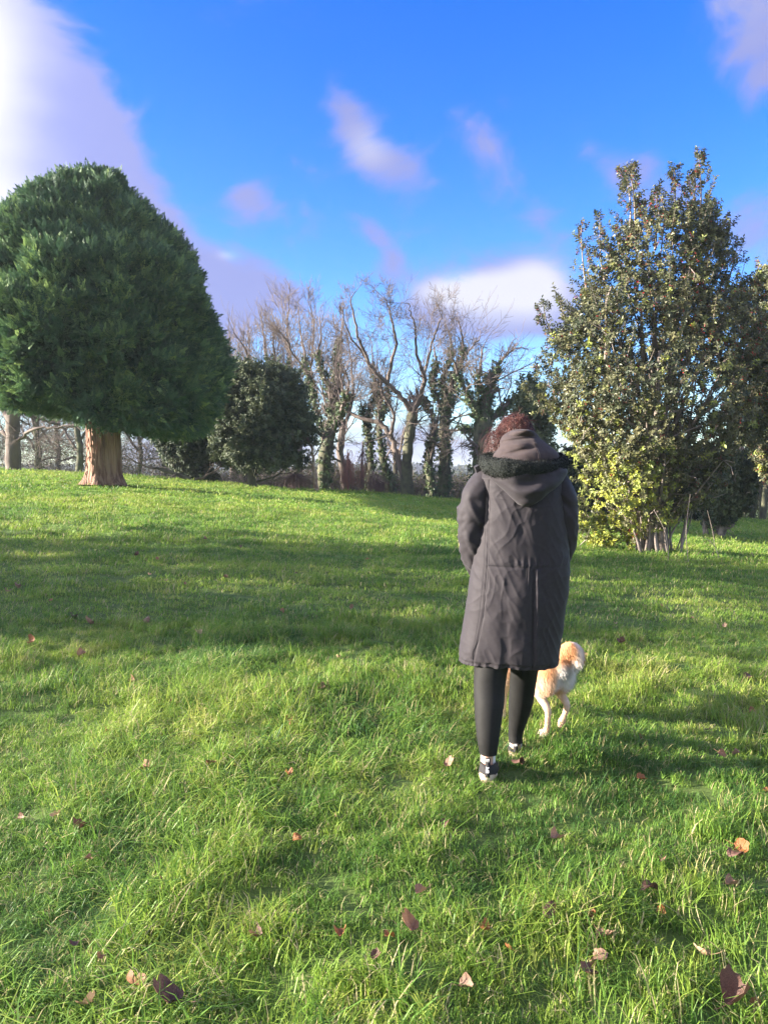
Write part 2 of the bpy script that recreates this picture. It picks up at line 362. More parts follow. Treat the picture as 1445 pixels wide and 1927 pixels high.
# ------------------------------------------------------------------ grass
def tuft(rng, nb, R, hmin, hmax, w, lean=.9, m=0):
    mb = MB()
    for k in range(nb):
        a = rng.uniform(0, 6.283); r = R * math.sqrt(rng.uniform(0, 1)); p = np.array([r * math.cos(a), r * math.sin(a), -.004])
        h = rng.uniform(hmin, hmax); b = rng.uniform(0, 6.283); ln = rng.uniform(.1, lean)
        d = np.array([math.cos(b), math.sin(b), 0]); s = np.array([-d[1], d[0], 0]) ; s = s * math.cos(rng.uniform(-.9, .9)) ; wd = w * rng.uniform(.6, 1.3)
        pts = [p, p + np.array([0, 0, h * .45]) + d * h * ln * .25, p + np.array([0, 0, h * (.8 - .12 * ln)]) + d * h * ln * .7, p + np.array([0, 0, h * (1 - .45 * ln)]) + d * h * ln * 1.25]
        V = [pts[0] - s * wd * .5, pts[0] + s * wd * .5, pts[1] - s * wd * .5, pts[1] + s * wd * .5, pts[2] - s * wd * .36, pts[2] + s * wd * .36, pts[3]]
        mb.add(V, [[0, 1, 3, 2], [2, 3, 5, 4]], [[4, 5, 6]], m if rng.uniform() > .12 else 1)
    return mb
rg = np.random.default_rng(3)
grass_m = leafmat('grass_blade', [(0, (.060, .145, .032)), (.35, (.15, .285, .044)), (.7, (.28, .40, .058)), (1, (.42, .45, .11))], .5, .3, .42)
straw_m = leafmat('dry_grass_blade', [(0, (.34, .31, .13)), (1, (.50, .43, .24))], .6, .3, .3)
def grass_zone(y0, y1, dens, margin, rng):
    """random ground points in a trapezoid in front of the camera"""
    ymid = np.linspace(y0, y1, 40); w = 2 * (.52 * ymid + margin); A = np.trapezoid(w, ymid) if hasattr(np, 'trapezoid') else np.trapz(w, ymid)
    n = int(A * dens); y = np.interp(rng.uniform(0, 1, n), np.cumsum(w) / w.sum(), ymid) + rng.uniform(-.5, .5, n) * (y1 - y0) / 39
    x = rng.uniform(-1, 1, n) * (.52 * y + margin); return x, y
near = [tuft(rg, 36, .055, .022, .062, .0030, 1.2) for _ in range(7)] + [tuft(rg, 22, .05, .05, .115, .0034, 1.7) for _ in range(3)]
midp = [tuft(rg, 30, .11, .022, .058, .0060, 1.0) for _ in range(5)]
farp = [tuft(rg, 26, .20, .025, .055, .013, .9) for _ in range(4)]
PP, VV, SS, TT, RR = [], [], [], [], []
for (y0, y1, dn, mg, vs, sc) in ((1.5, 3.6, 420, .9, (0, 10), 1.0), (3.6, 6.5, 300, .9, (0, 10), 1.08), (6.5, 11, 110, 1.2, (10, 15), 1.0), (11, 17, 75, 1.2, (10, 15), 1.25), (17, 27, 34, 2.0, (15, 19), 1.0)):
    x, y = grass_zone(y0, y1, dn, mg, rg)
    n = len(x); z = ground(x, y) + .003
    clump = fbm(x * 1.7, y * 1.7, 0, 21, 3); tall = np.clip(1.5 * fbm(x * 3.1 + 4, y * 3.1, 0, 22, 2), -.7, 1)
    s = sc * .95 * (1.0 + .38 * tall) * rg.uniform(.75, 1.25, n)
    hz = np.maximum(s * (1 + .30 * clump), .80 * sc); s = np.maximum(s, 1.0 * sc)
    v = rg.integers(vs[0], vs[1], n)
    if vs[1] == 10: v = np.where((tall < -.05) & (v >= 7), v - 6, v)
    keep = rg.uniform(0, 1, n) < np.clip(1.0 + 1.1 * (clump + .12), .86, 1)
    tint = .44 + .42 * fbm(x * .9, y * .9, 0, 23, 3) + .10 * tall + rg.normal(0, .19, n) + .10 * sstep(11, 17, y)
    b = rg.uniform(0, 6.283, n); wind = fbm(x * .8, y * .8, 3, 24, 2) * 3
    d = np.stack([np.cos(wind) * .22 + rg.normal(0, .15, n), np.sin(wind) * .22 + rg.normal(0, .15, n), np.ones(n)], 1)
    PP.append(np.stack([x, y, z], 1)[keep]); VV.append(v[keep]); SS.append(np.stack([s, s, hz], 1)[keep]); TT.append(np.clip(tint, 0, 1)[keep]); RR.append(eulers(d, b)[keep])
gr = scatter('grass', near + midp + farp, np.vstack(PP), np.vstack(RR), np.vstack(SS), np.concatenate(VV), np.concatenate(TT), [grass_m, straw_m])
tag(gr, 'short tufted green grass covering the whole lawn', None, None, 'stuff')
print('grass tufts', len(np.vstack(PP)))

# ------------------------------------------------------------------ far fields: hedgerows and buildings
M_white = pbr('white_render', (.75, .75, .73), .8, (.66, .66, .64), 1.5)
M_slate = pbr('slate_roof', (.07, .08, .10), .7, (.10, .11, .13), 2.0)
M_glassd = pbr('dark_window', (.03, .035, .045), .2)
M_barn = pbr('dark_cladding', (.06, .075, .075), .7, (.08, .09, .09), 1.0)
def house(name, px, Y, wpx, h, roof_h, label, wallm, nwin):
    c = gx(px, Y); w = wpx / FPX * Y; dpt = 7.0
    root = empty(name, c, label, 'building')
    m = MB(); m.box(c + np.array([0, dpt / 2, h / 2 - .5]), (w / 2, dpt / 2, h / 2 + .5)); m.build('wall', wallm, root, False)
    m = MB(); e = .35; z0 = c[2] + h; x0, x1 = c[0] - w / 2 - e, c[0] + w / 2 + e; y0, y1 = Y - e, Y + dpt + e
    V = [(x0, y0, z0 - .1), (x1, y0, z0 - .1), (x1, y1, z0 - .1), (x0, y1, z0 - .1), (x0 + .3, (y0 + y1) / 2, z0 + roof_h), (x1 - .3, (y0 + y1) / 2, z0 + roof_h)]
    m.add(V, [[0, 1, 5, 4], [2, 3, 4, 5], [0, 3, 2, 1]], [[1, 2, 5], [3, 0, 4]]); m.build('roof', M_slate, root, False)
    for k in range(nwin):
        xx = c[0] - w / 2 + w * (k + .5) / nwin; m = MB(); m.box((xx, Y - .02, c[2] + h * .5), (.5, .05, .5)); m.build('window', M_glassd, root, False)
    return root
house('farmhouse', 742, 205, 58, 2.6, 1.6, 'long low white farmhouse far across the fields, seen between trunks', M_white, 5)
house('barn', 806, 190, 44, 2.2, 2.6, 'dark barn with grey roof far off, right of the white farmhouse', M_barn, 1)
# ------------------------------------------------------------------ trees
rt = np.random.default_rng(11)
def nrm(v): return v / (np.linalg.norm(v) + 1e-9)
def perp(d, rng):
    a = rng.normal(0, 1, 3); a -= d * a.dot(d); return nrm(a)
def grow(mb, p, d, L, r, lvl, maxl, o, rng, tips=None):
    n = 5 if lvl == 0 else (4 if lvl < maxl else 3)
    pts = [p]; dirs = []
    for i in range(n):
        d = nrm(d + rng.normal(0, o['wob'], 3) + np.array([0, 0, o['up']]) * (.6 + .4 * i / n)); dirs.append(d); pts.append(pts[-1] + d * L / n)
    rr = np.linspace(r, max(r * .42, o['rmin'] * .7), n + 1)
    mb.tube(pts, rr, 6 if r > .05 else (4 if r > .02 else 3), False)
    if tips is not None and lvl >= maxl - 1: tips.append(pts[-1]); tips.append(pts[len(pts) // 2])
    if lvl >= maxl: return
    k = o['kids'] if lvl else o['kids'] + 1
    for c in range(k):
        f = .28 + .68 * (c + rng.uniform(.1, .9)) / k; i = min(int(f * n), n - 1); q = pts[i] + (pts[i + 1] - pts[i]) * (f * n - i)
        ang = D2R(rng.uniform(*o['ang'])); dd = nrm(dirs[i] * math.cos(ang) + perp(dirs[i], rng) * math.sin(ang))
        grow(mb, q, dd, L * rng.uniform(.45, .75) * (1.1 - .35 * f), max(rr[i] * .55, o['rmin']), lvl + 1, maxl, o, rng, tips)
    grow(mb, pts[-1], dirs[-1], L * .62, max(rr[-1] * .9, o['rmin']), lvl + 1, maxl, o, rng, tips)
BASE = dict(wob=.13, up=.10, kids=4, ang=(25, 55), rmin=.006)
def smooth_poly(P, k=4):
    P = np.asarray(P, float); n = len(P); t = np.linspace(0, n - 1, (n - 1) * k + 1); out = []
    for a in t:
        i = min(int(a), n - 2); f = a - i; p0, p1, p2, p3 = P[max(i - 1, 0)], P[i], P[i + 1], P[min(i + 2, n - 1)]
        out.append(.5 * ((2 * p1) + (-p0 + p2) * f + (2 * p0 - 5 * p1 + 4 * p2 - p3) * f * f + (-p0 + 3 * p1 - 3 * p2 + p3) * f ** 3))
    return np.array(out)
M_twigd = pbr('dark_twig_bark', (.105, .085, .075), .85, (.17, .135, .115), 1.5)
M_bark = pbr('grey_brown_bark', (.115, .095, .085), .9, (.20, .165, .14), 6, bump=.5, bscale=20, stretch=(1, 1, .3))
M_twig = pbr('bare_twig_bark', (.135, .108, .098), .85, (.205, .165, .145), 1.5)
M_barkd = pbr('dark_mossy_bark', (.070, .065, .050), .9, (.12, .125, .075), 5, bump=.5, bscale=16)
M_birch = pbr('pale_birch_bark', (.42, .33, .27), .8, (.22, .14, .11), 9)
M_redtwig = pbr('red_twig_bark', (.27, .115, .10), .8, (.34, .17, .14), 2)
M_purple = pbr('purple_brown_twig', (.13, .085, .085), .85, (.19, .12, .11), 2)
M_ivy = leafmat('ivy_leaf', [(0, (.05, .08, .04)), (.6, (.10, .15, .065)), (1, (.16, .19, .08))], .45, .5, .2)
ivyp = [leaf_cluster(rt, 9, .075, .07, 1.0, .10, 1) for _ in range(4)]
def guided(name, Y, trunk, limbs, label, group, o=None, maxl=3, ivy=None, kids_per=7, barkm=None, twigm=None, ydep=.9, Lr=(1.0, 2.2), seed=1, cat='tree', base_px=None, trunk_rad=None):
    """trunk / limbs: picture polylines (px, py, radius px) placed at distance Y with some depth of their own"""
    rng = np.random.default_rng(seed); O = dict(BASE); O.update(o or {})
    def topts(pl, y0, drift):
        P = []; n = len(pl)
        for i, q in enumerate(pl): P.append(at(q[0], q[1], y0 + drift * i / max(n - 1, 1)))
        return np.array(P)
    P = topts(trunk, Y, 0); P[0, 2] = min(P[0, 2], gz(P[0, 0], P[0, 1]) - .05)
    if gz(P[0, 0], P[0, 1]) < P[0, 2] - .01 or True:
        P = np.vstack([[P[0, 0], P[0, 1], gz(P[0, 0], P[0, 1]) - .1], P]) if P[0, 2] > gz(P[0, 0], P[0, 1]) else P
    root = empty(name, (P[0, 0], P[0, 1], gz(P[0, 0], P[0, 1])), label, cat, group)
    rads = np.array([q[2] for q in trunk]) / FPX * Y; rads = np.concatenate([[rads[0] * 1.25], rads]) if len(P) > len(rads) else rads
    SP = smooth_poly(P); SR = np.interp(np.linspace(0, 1, len(SP)), np.linspace(0, 1, len(rads)), rads)
    SP[1:-1] += rng.normal(0, .012, SP[1:-1].shape); tb = MB(); tb.tube(SP, SR * (1 + .08 * rng.normal(0, 1, len(SR))), 10, True)
    tb.build('trunk', barkm or M_bark, root)
    cb = MB(); allp = [(SP, SR)]
    def sprout(S, R, lr, k, f0=.15):
        seg = np.linalg.norm(np.diff(S, axis=0), axis=1).sum(); nk = max(2, int(k))
        for c in range(nk):
            f = f0 + (1 - f0) * (c + rng.uniform(0, 1)) / nk; i = min(int(f * (len(S) - 1)), len(S) - 2); d0 = nrm(S[i + 1] - S[i])
            ang = D2R(rng.uniform(*O['ang'])); dd = nrm(d0 * math.cos(ang) + perp(d0, rng) * math.sin(ang))
            grow(cb, S[i], dd, rng.uniform(*lr) * (1.15 - .8 * f), max(R[i] * .30, O['rmin'] * 1.3), 1, maxl, O, rng)
        d0 = nrm(S[-1] - S[-2]); grow(cb, S[-1], d0, lr[0] * .6, max(R[-1] * .9, O['rmin'] * 1.3), 1, maxl, O, rng)
    for li, lm in enumerate(limbs):
        dr = rng.uniform(-ydep, ydep); y0 = Y; ty = trunk[-1][1]; lm = [(q[0], ty + (q[1] - ty) * (.90 if q[1] < ty else 1), q[2] * .80) for q in lm]
        Q = topts(lm, y0, dr); R = np.array([q[2] for q in lm]) / FPX * Y
        S = smooth_poly(Q); S[1:] += rng.normal(0, .02, S[1:].shape); RR_ = np.interp(np.linspace(0, 1, len(S)), np.linspace(0, 1, len(R)), R)
        cb.tube(S, RR_, 7, False); allp.append((S, RR_)); sprout(S, RR_, Lr, kids_per)
    sprout(SP, SR, Lr, max(3, kids_per * .7), .5)
    cb.build('crown', twigm or (M_twigd if barkm is M_barkd else M_twig), root)
    if ivy:
        dens, rad, f0, f1 = ivy; Pv = []; Dv = []
        for ii, (S, R) in enumerate(allp):
            if ii > 0 and ii > ivy_limbs(name, len(allp)): continue
            seg = np.linalg.norm(np.diff(S, axis=0), axis=1); m = int(seg.sum() * dens)
            f = rng.uniform(f0 if ii == 0 else 0, f1 if ii == 0 else .75, m) * (len(S) - 1); i = np.minimum(f.astype(int), len(S) - 2); c = S[i] + (S[i + 1] - S[i]) * (f - i)[:, None]
            lump = .55 + .9 * np.clip(vnoise(c[:, 2] * 1.6, ii * 7.0, 0, 31) + .35, 0, 1.2); u = rng.normal(0, 1, (m, 3)); u /= np.linalg.norm(u, axis=1)[:, None]
            Pv.append(c + u * (R[i] * .9 + .62 * rad * lump * rng.uniform(.2, 1, m) * (1 - .5 * f / (len(S) - 1)))[:, None]); Dv.append(u + np.array([0, 0, .2]))
        Pv = np.vstack(Pv); Dv = np.vstack(Dv); m = len(Pv)
        sc = scatter('ivy', ivyp, Pv, eulers(Dv, rng.uniform(0, 6.28, m)), rng.uniform(.6, 1.15, m), rng.integers(0, 4, m), np.clip(rng.normal(.5, .22, m), 0, 1), [M_ivy, M_barkd], root); sc['kind'] = 'stuff'
    return root
IVYL = {}
def ivy_limbs(name, n): return IVYL.get(name, 1)

GB = 'bare winter trees behind the lawn'
# 1 the forked tree in the middle
guided('bare_tree', 27.5, [(768, 955, 15), (765, 900, 11), (766, 862, 10), (770, 820, 10), (777, 778, 10)],
       [[(777, 778, 7), (765, 757, 6), (746, 732, 5.5), (728, 714, 5), (708, 694, 4.5), (690, 665, 4), (676, 625, 3.2), (668, 585, 2.4), (660, 545, 1.5)],
        [(730, 715, 4.5), (737, 672, 4), (746, 632, 3.2), (739, 592, 2.6), (733, 562, 1.8), (726, 540, 1)],
        [(777, 778, 7), (789, 750, 6), (797, 718, 5.5), (798, 700, 5), (788, 672, 3.5), (782, 632, 2.8), (783, 600, 2.2), (772, 565, 1.5), (768, 548, 1)],
        [(798, 700, 4), (806, 665, 3.2), (812, 630, 2.6), (824, 598, 2), (831, 575, 1.2)],
        [(766, 925, 8), (758, 890, 7.5), (745, 850, 7), (733, 818, 6.5), (716, 797, 6), (688, 790, 5), (664, 780, 4.5), (650, 757, 4), (645, 725, 3), (640, 698, 2)],
        [(700, 692, 3), (684, 655, 2.4), (662, 622, 2), (650, 590, 1.2)],
        [(735, 818, 5), (741, 780, 3.5), (722, 740, 2.6), (716, 700, 2)]],
       'tall bare tree forking into a wide V, tallest in the middle of the tree line', GB,
       dict(kids=4, ang=(28, 62), up=.09, wob=.17, rmin=.0045), 4, None, 6, ydep=1.6, Lr=(1.0, 1.9), seed=4, barkm=M_barkd, twigm=M_twigd)
# 2 ivy tree right of it
IVYL['ivy_clad_tree'] = 3
guided('ivy_clad_tree', 28.0, [(832, 962, 14), (836, 900, 12), (838, 850, 11), (836, 800, 9), (846, 750, 8)],
       [[(846, 750, 7), (852, 712, 6), (868, 672, 4), (872, 640, 3), (866, 612, 2)], [(838, 800, 6), (826, 760, 5), (816, 715, 3.5), (822, 670, 2.5), (815, 640, 1.5)],
        [(846, 752, 5), (832, 715, 4), (850, 660, 3), (845, 615, 1.5)], [(872, 660, 3), (890, 640, 2), (905, 618, 1.2)]],
       'slim ivy covered tree just left of the walking person, beside the forked tree', GB,
       dict(kids=4, ang=(25, 60)), 3, (95, .22, .0, 1), 6, seed=5, barkm=M_barkd, Lr=(.9, 1.7))
guided('ivy_clad_tree', 29.0, [(816, 960, 10), (812, 915, 9), (806, 875, 8), (812, 830, 6)],
       [[(812, 830, 5), (818, 790, 4), (800, 750, 2.5), (795, 715, 1.5)]],
       'short leaning ivy covered trunk close against the slim ivy tree', GB, dict(kids=4), 2, (95, .2, 0, 1), 5, seed=6, barkm=M_barkd)
IVYL['ivy_clad_tree'] = 5
guided('ivy_clad_tree', 26.0, [(908, 975, 20), (905, 900, 18), (906, 850, 17), (908, 800, 15), (914, 755, 12)],
       [[(914, 755, 9), (924, 715, 7), (934, 685, 5), (950, 660, 3)], [(912, 790, 8), (938, 778, 7), (962, 752, 5.5), (990, 735, 3.5)],
        [(910, 790, 7), (892, 768, 6), (876, 735, 4.5), (862, 700, 3.5), (855, 670, 2)], [(914, 752, 7), (902, 715, 5), (905, 680, 3.5)], [(908, 830, 5), (892, 815, 4), (872, 808, 3), (850, 810, 2)]],
       'broad crowned tree with thick ivy directly left of the person\'s head', GB,
       dict(kids=5, ang=(30, 65), up=.05, wob=.18), 3, (105, .24, 0, 1), 8, seed=8, barkm=M_barkd, Lr=(1.0, 1.9))
IVYL['ivy_clad_tree'] = 3
# 3 thin ivy trunks around 690-740
guided('ivy_clad_tree', 30.0, [(692, 950, 7), (697, 905, 7), (698, 860, 6), (692, 815, 5), (690, 790, 3.5)], [[(692, 815, 3), (684, 780, 2.2), (678, 740, 1.2)], [(692, 790, 3), (700, 750, 2), (708, 700, 1.2)]],
       'thin ivy wrapped trunk standing just above the purple weeping shrub', GB, dict(kids=4), 2, (85, .15, 0, 1), 5, seed=9, barkm=M_barkd)
guided('ivy_clad_tree', 31.0, [(736, 952, 9), (731, 905, 8), (722, 868, 7), (714, 820, 6), (716, 780, 5)], [[(716, 780, 4), (712, 735, 3), (704, 690, 2), (700, 640, 1.2)], [(716, 790, 4), (730, 745, 3), (726, 700, 2)]],
       'ivy wrapped trunk leaning left, just left of the forked tree', GB, dict(kids=4), 3, (85, .17, 0, .8), 5, seed=10, barkm=M_barkd)
guided('bare_tree', 33.0, [(800, 960, 4), (805, 905, 4), (812, 860, 3.5), (820, 810, 3)], [[(820, 810, 2.5), (826, 770, 2), (834, 720, 1.2)]],
       'spindly bare sapling between the forked tree and the slim ivy tree', GB, dict(kids=4), 3, None, 5, seed=12, barkm=M_barkd)
guided('bare_tree', 34.0, [(742, 955, 5), (745, 905, 5), (742, 860, 4)], [[(742, 860, 3), (738, 800, 2.4), (748, 740, 1.5)], [(742, 875, 3), (756, 830, 2)]],
       'thin bare tree behind the forked tree, beside the far farmhouse', GB, dict(kids=5), 3, None, 6, seed=13, barkm=M_barkd, Lr=(1, 2))
# 4 ivy tree at 600-650
IVYL['ivy_clad_tree'] = 4
guided('ivy_clad_tree', 29.0, [(606, 945, 14), (608, 895, 13), (614, 850, 12), (622, 805, 11), (630, 760, 9)],
       [[(630, 760, 8), (634, 715, 6.5), (634, 670, 5), (640, 625, 3.5), (645, 590, 2)], [(618, 830, 7), (600, 790, 6), (590, 745, 5), (580, 700, 4), (572, 650, 3), (566, 605, 2)],
        [(628, 770, 6), (615, 720, 4.5), (600, 670, 3.5), (604, 620, 2)], [(622, 810, 6), (640, 780, 5), (652, 745, 4), (656, 715, 2.5)], [(575, 690, 3), (552, 655, 2.5), (535, 620, 1.8)]],
       'large twiggy tree with ivy heavy limbs, left of the forked tree', GB, dict(kids=5, ang=(22, 55), up=.1), 3, (100, .24, .1, 1), 10, seed=14, barkm=M_barkd, twigm=M_twig, Lr=(1.1, 2.3), ydep=2)
guided('bare_tree', 32.0, [(652, 948, 9), (648, 895, 8), (640, 850, 8), (646, 800, 6)], [[(646, 800, 5), (660, 760, 4), (664, 700, 3), (658, 640, 1.6)], [(646, 805, 5), (632, 760, 3.5), (626, 700, 2)]],
       'bare grey trunk right behind the pinkish weeping shrub', GB, dict(kids=5), 3, None, 7, seed=15, Lr=(1, 2.2))
# 5 dense bare crowns above the round evergreen
for sd, trk, lbs, lab in (
    (16, [(505, 940, 11), (503, 880, 10), (500, 820, 9), (500, 770, 8)], [[(500, 770, 6), (488, 720, 5), (470, 670, 3.5), (455, 630, 2)], [(500, 770, 6), (505, 710, 5), (500, 650, 3.5), (495, 600, 2)], [(502, 790, 6), (525, 740, 5), (540, 690, 3.5), (545, 640, 2)], [(500, 790, 5), (470, 755, 4), (445, 715, 3), (430, 680, 2)]],
     'dense twiggy bare tree rising behind the round evergreen, nearest the big cypress'),
    (17, [(560, 942, 10), (562, 880, 9), (560, 820, 8), (556, 770, 7)], [[(556, 770, 6), (552, 710, 5), (545, 650, 3.5), (540, 595, 2.2), (543, 560, 1.4)], [(558, 780, 5), (575, 735, 4), (586, 670, 3), (590, 600, 2), (585, 560, 1.3)], [(556, 780, 5), (535, 740, 4), (520, 690, 3), (515, 630, 2)]],
     'tallest dense bare crown behind and right of the round evergreen')):
    guided('bare_tree', 35.0, trk, lbs, lab, GB, dict(kids=5, ang=(20, 50), up=.12, wob=.16, rmin=.0075), 3, None, 11, seed=sd, Lr=(1.3, 2.6), ydep=2.2)
guided('bare_tree', 36.0, [(440, 930, 9), (440, 870, 8), (438, 800, 7)], [[(438, 800, 5), (430, 740, 4), (422, 690, 3), (428, 640, 2)], [(438, 800, 5), (452, 740, 4), (462, 690, 2.5)]],
       'bare tree half hidden behind the right flank of the big cypress', GB, dict(kids=5, rmin=.0075), 3, None, 9, seed=18, Lr=(1.3, 2.4))
# 6 left tree and the thicket trees under the cypress
guided('bare_tree', 24.5, [(26, 884, 14), (25, 840, 12), (24, 800, 13), (30, 765, 11), (36, 735, 8)],
       [[(24, 800, 8), (8, 775, 6), (-15, 745, 5), (-40, 700, 3)], [(25, 830, 7), (10, 815, 5), (-12, 815, 4)], [(30, 832, 5), (46, 820, 4.2), (68, 806, 3.6), (100, 805, 2.6), (135, 800, 1.6)],
        [(32, 775, 5), (55, 780, 4), (85, 792, 3), (130, 806, 2)], [(36, 735, 6), (42, 690, 4), (50, 640, 2)]],
       'stout bare tree with thick low limbs at the far left edge', GB, dict(kids=4, ang=(30, 70), up=.03, wob=.22), 3, None, 8, seed=19, Lr=(.7, 1.5), ydep=1.0)
for k, (px, Y, sd, lab) in enumerate(((70, 31, 20, 'bare tree behind, first to the right of the stout left edge tree'), (108, 34, 21, 'thin bare tree midway between the left edge tree and the cypress trunk'),
                                      (148, 30, 22, 'mossy trunked bare tree directly left of the cypress trunk'), (262, 31, 23, 'bare tree directly right of the cypress trunk'), (308, 33, 24, 'low forking bare tree between cypress trunk and round evergreen'))):
    guided('bare_tree', Y, [(px, 900, 6.5 - k % 2 * 2), (px + 3, 850, 6 - k % 2 * 2), (px - 2, 800, 5 - k % 2 * 1.5), (px + 4, 760, 4)],
           [[(px, 830, 3.5), (px + 22, 800, 2.5), (px + 38, 765, 1.6)], [(px, 850, 3.5), (px - 24, 815, 2.6), (px - 40, 790, 1.6)], [(px, 810, 3), (px - 15, 770, 2.3), (px - 22, 730, 1.5)], [(px, 870, 2.5), (px + 26, 862, 2), (px + 50, 866, 1.3)]],
           lab, GB, dict(kids=4, ang=(35, 75), up=.02, wob=.25), 3, None, 7, seed=sd, Lr=(.8, 1.7), barkm=M_barkd)
guided('bare_tree', 25.5, [(365, 912, 5), (352, 900, 4.5), (335, 893, 4), (300, 882, 3.5)], [[(335, 892, 3), (318, 900, 2.2), (300, 905, 1.5)], [(300, 882, 2.6), (270, 874, 2), (245, 862, 1.3)], [(365, 905, 3), (400, 890, 2), (420, 870, 1.4)]],
       'low sprawling bare branch growing sideways under the cypress canopy', GB, dict(kids=4, ang=(25, 60), up=.04, wob=.2), 2, None, 5, seed=25, Lr=(.5, 1.0), barkm=M_barkd)
# 7 birch stem
guided('birch_tree', 25.0, [(597, 942, 4.2), (593, 900, 3.6), (590, 868, 3.2), (586, 840, 2.6)], [[(586, 840, 2), (575, 805, 1.5), (572, 770, 1)], [(590, 860, 1.8), (604, 838, 1.4), (614, 820, 1)]],
       'slender pale barked birch stem beside the purple thicket', GB, dict(kids=4, rmin=.005), 2, None, 6, seed=26, barkm=M_birch, twigm=M_purple, Lr=(.5, 1.0))

# right hand side, behind the holly
for px, Y, rp, tl, sd, lab in ((1375, 27, 9, 8, 30, 'dark leaning trunk behind the holly, nearest its right side'), (1394, 28, 5, 12, 31, 'thin dark leaning stem, second right of the holly'), (1408, 30, 6, 14, 32, 'dark forked trunk third right of the holly'),
                               (1432, 27, 8, 4, 33, 'dark trunk at the far right edge of the tree line'), (1350, 31, 5, 6, 34, 'thin trunk showing behind the pale stump')):
    guided('bare_tree', Y, [(px, 1022, rp), (px + tl * .5, 970, rp * .85), (px + tl, 920, rp * .7), (px + tl * 1.6, 860, rp * .6)], [[(px + tl, 900, rp * .4), (px + tl + 14, 850, rp * .3), (px + tl + 16, 800, 1.5)], [(px + tl * .5, 940, rp * .4), (px - 14, 890, rp * .3), (px - 20, 850, 1.3)]],
           lab, GB, dict(kids=4, ang=(25, 65), up=.05, wob=.2), 3, None, 7, seed=sd, barkm=M_barkd, Lr=(.8, 1.7))

# ---- weeping shrubs
def weeping(name, pxc, Y, wpx, top, bot, label, stemm, strandm, n, seed, lean=0.0):
    rng = np.random.default_rng(seed); b = gx(pxc, Y); root = empty(name, b, label, 'shrub'); w = wpx / FPX * Y / 2; zt = at(pxc, top, Y)[2]; H = zt - b[2]
    m = MB(); m.tube(smooth_poly([b - np.array([-.0, 0, .1]), b + np.array([-.04, 0, H * .5]), b + np.array([.0, 0, H * .92])]), np.linspace(.05, .025, 9), 7); m.build('trunk', stemm, root)
    a = MB(); s = MB()
    for k in range(n):
        th = rng.uniform(0, 6.283); rr = math.sqrt(rng.uniform(.02, 1)); q = np.array([math.cos(th) * w * rr + lean * w, math.sin(th) * w * .8 * rr, 0]) * rng.uniform(.6, 1.25); zz = H * (1 - .38 * rr ** 2) * rng.uniform(.6, 1.08)
        p0 = b + np.array([0, 0, H * .8]); p1 = b + q * .6 + np.array([0, 0, zz]); p2 = b + q + np.array([0, 0, zz * .86])
        if k % 6 == 0: a.tube(smooth_poly([p0, p1, p2], 3), np.linspace(.014, .006, 7), 4, False)
        st = [p1 + (p2 - p1) * rng.uniform(0, 1)]; d = np.array([0, 0, -1.0]); L = (st[0][2] - b[2]) * rng.uniform(.55, 1.0)
        for i in range(5): st.append(st[-1] + (d + rng.normal(0, .22, 3) * np.array([1, 1, .3])) * L / 5)
        s.tube(st, np.linspace(.0028, .0016, 6), 3, False)
        for i in (1, 2, 3): s.tube([st[i], st[i] + np.array([rng.normal(0, .07), rng.normal(0, .07), -.25])], [.002, .0012], 3, False)
    a.build('arching_branches', stemm, root); s.build('hanging_twigs', strandm, root)['kind'] = 'stuff'
weeping('weeping_birch', 703, 26.0, 62, 884, 952, 'weeping birch dome of hanging purple twigs with pale arching stem', M_birch, M_purple, 190, 40, .25)
weeping('weeping_shrub', 655, 26.5, 36, 846, 948, 'reddish pink weeping shrub left of the weeping birch', M_redtwig, M_redtwig, 120, 41)
weeping('weeping_shrub', 556, 26.5, 92, 885, 945, 'dark purple tangled weeping shrub left of the birch stem', M_purple, M_purple, 190, 42)
weeping('weeping_shrub', 683, 27.5, 34, 830, 948, 'narrow brownish red weeping shrub between pink shrub and weeping birch', M_purple, M_redtwig, 80, 43)

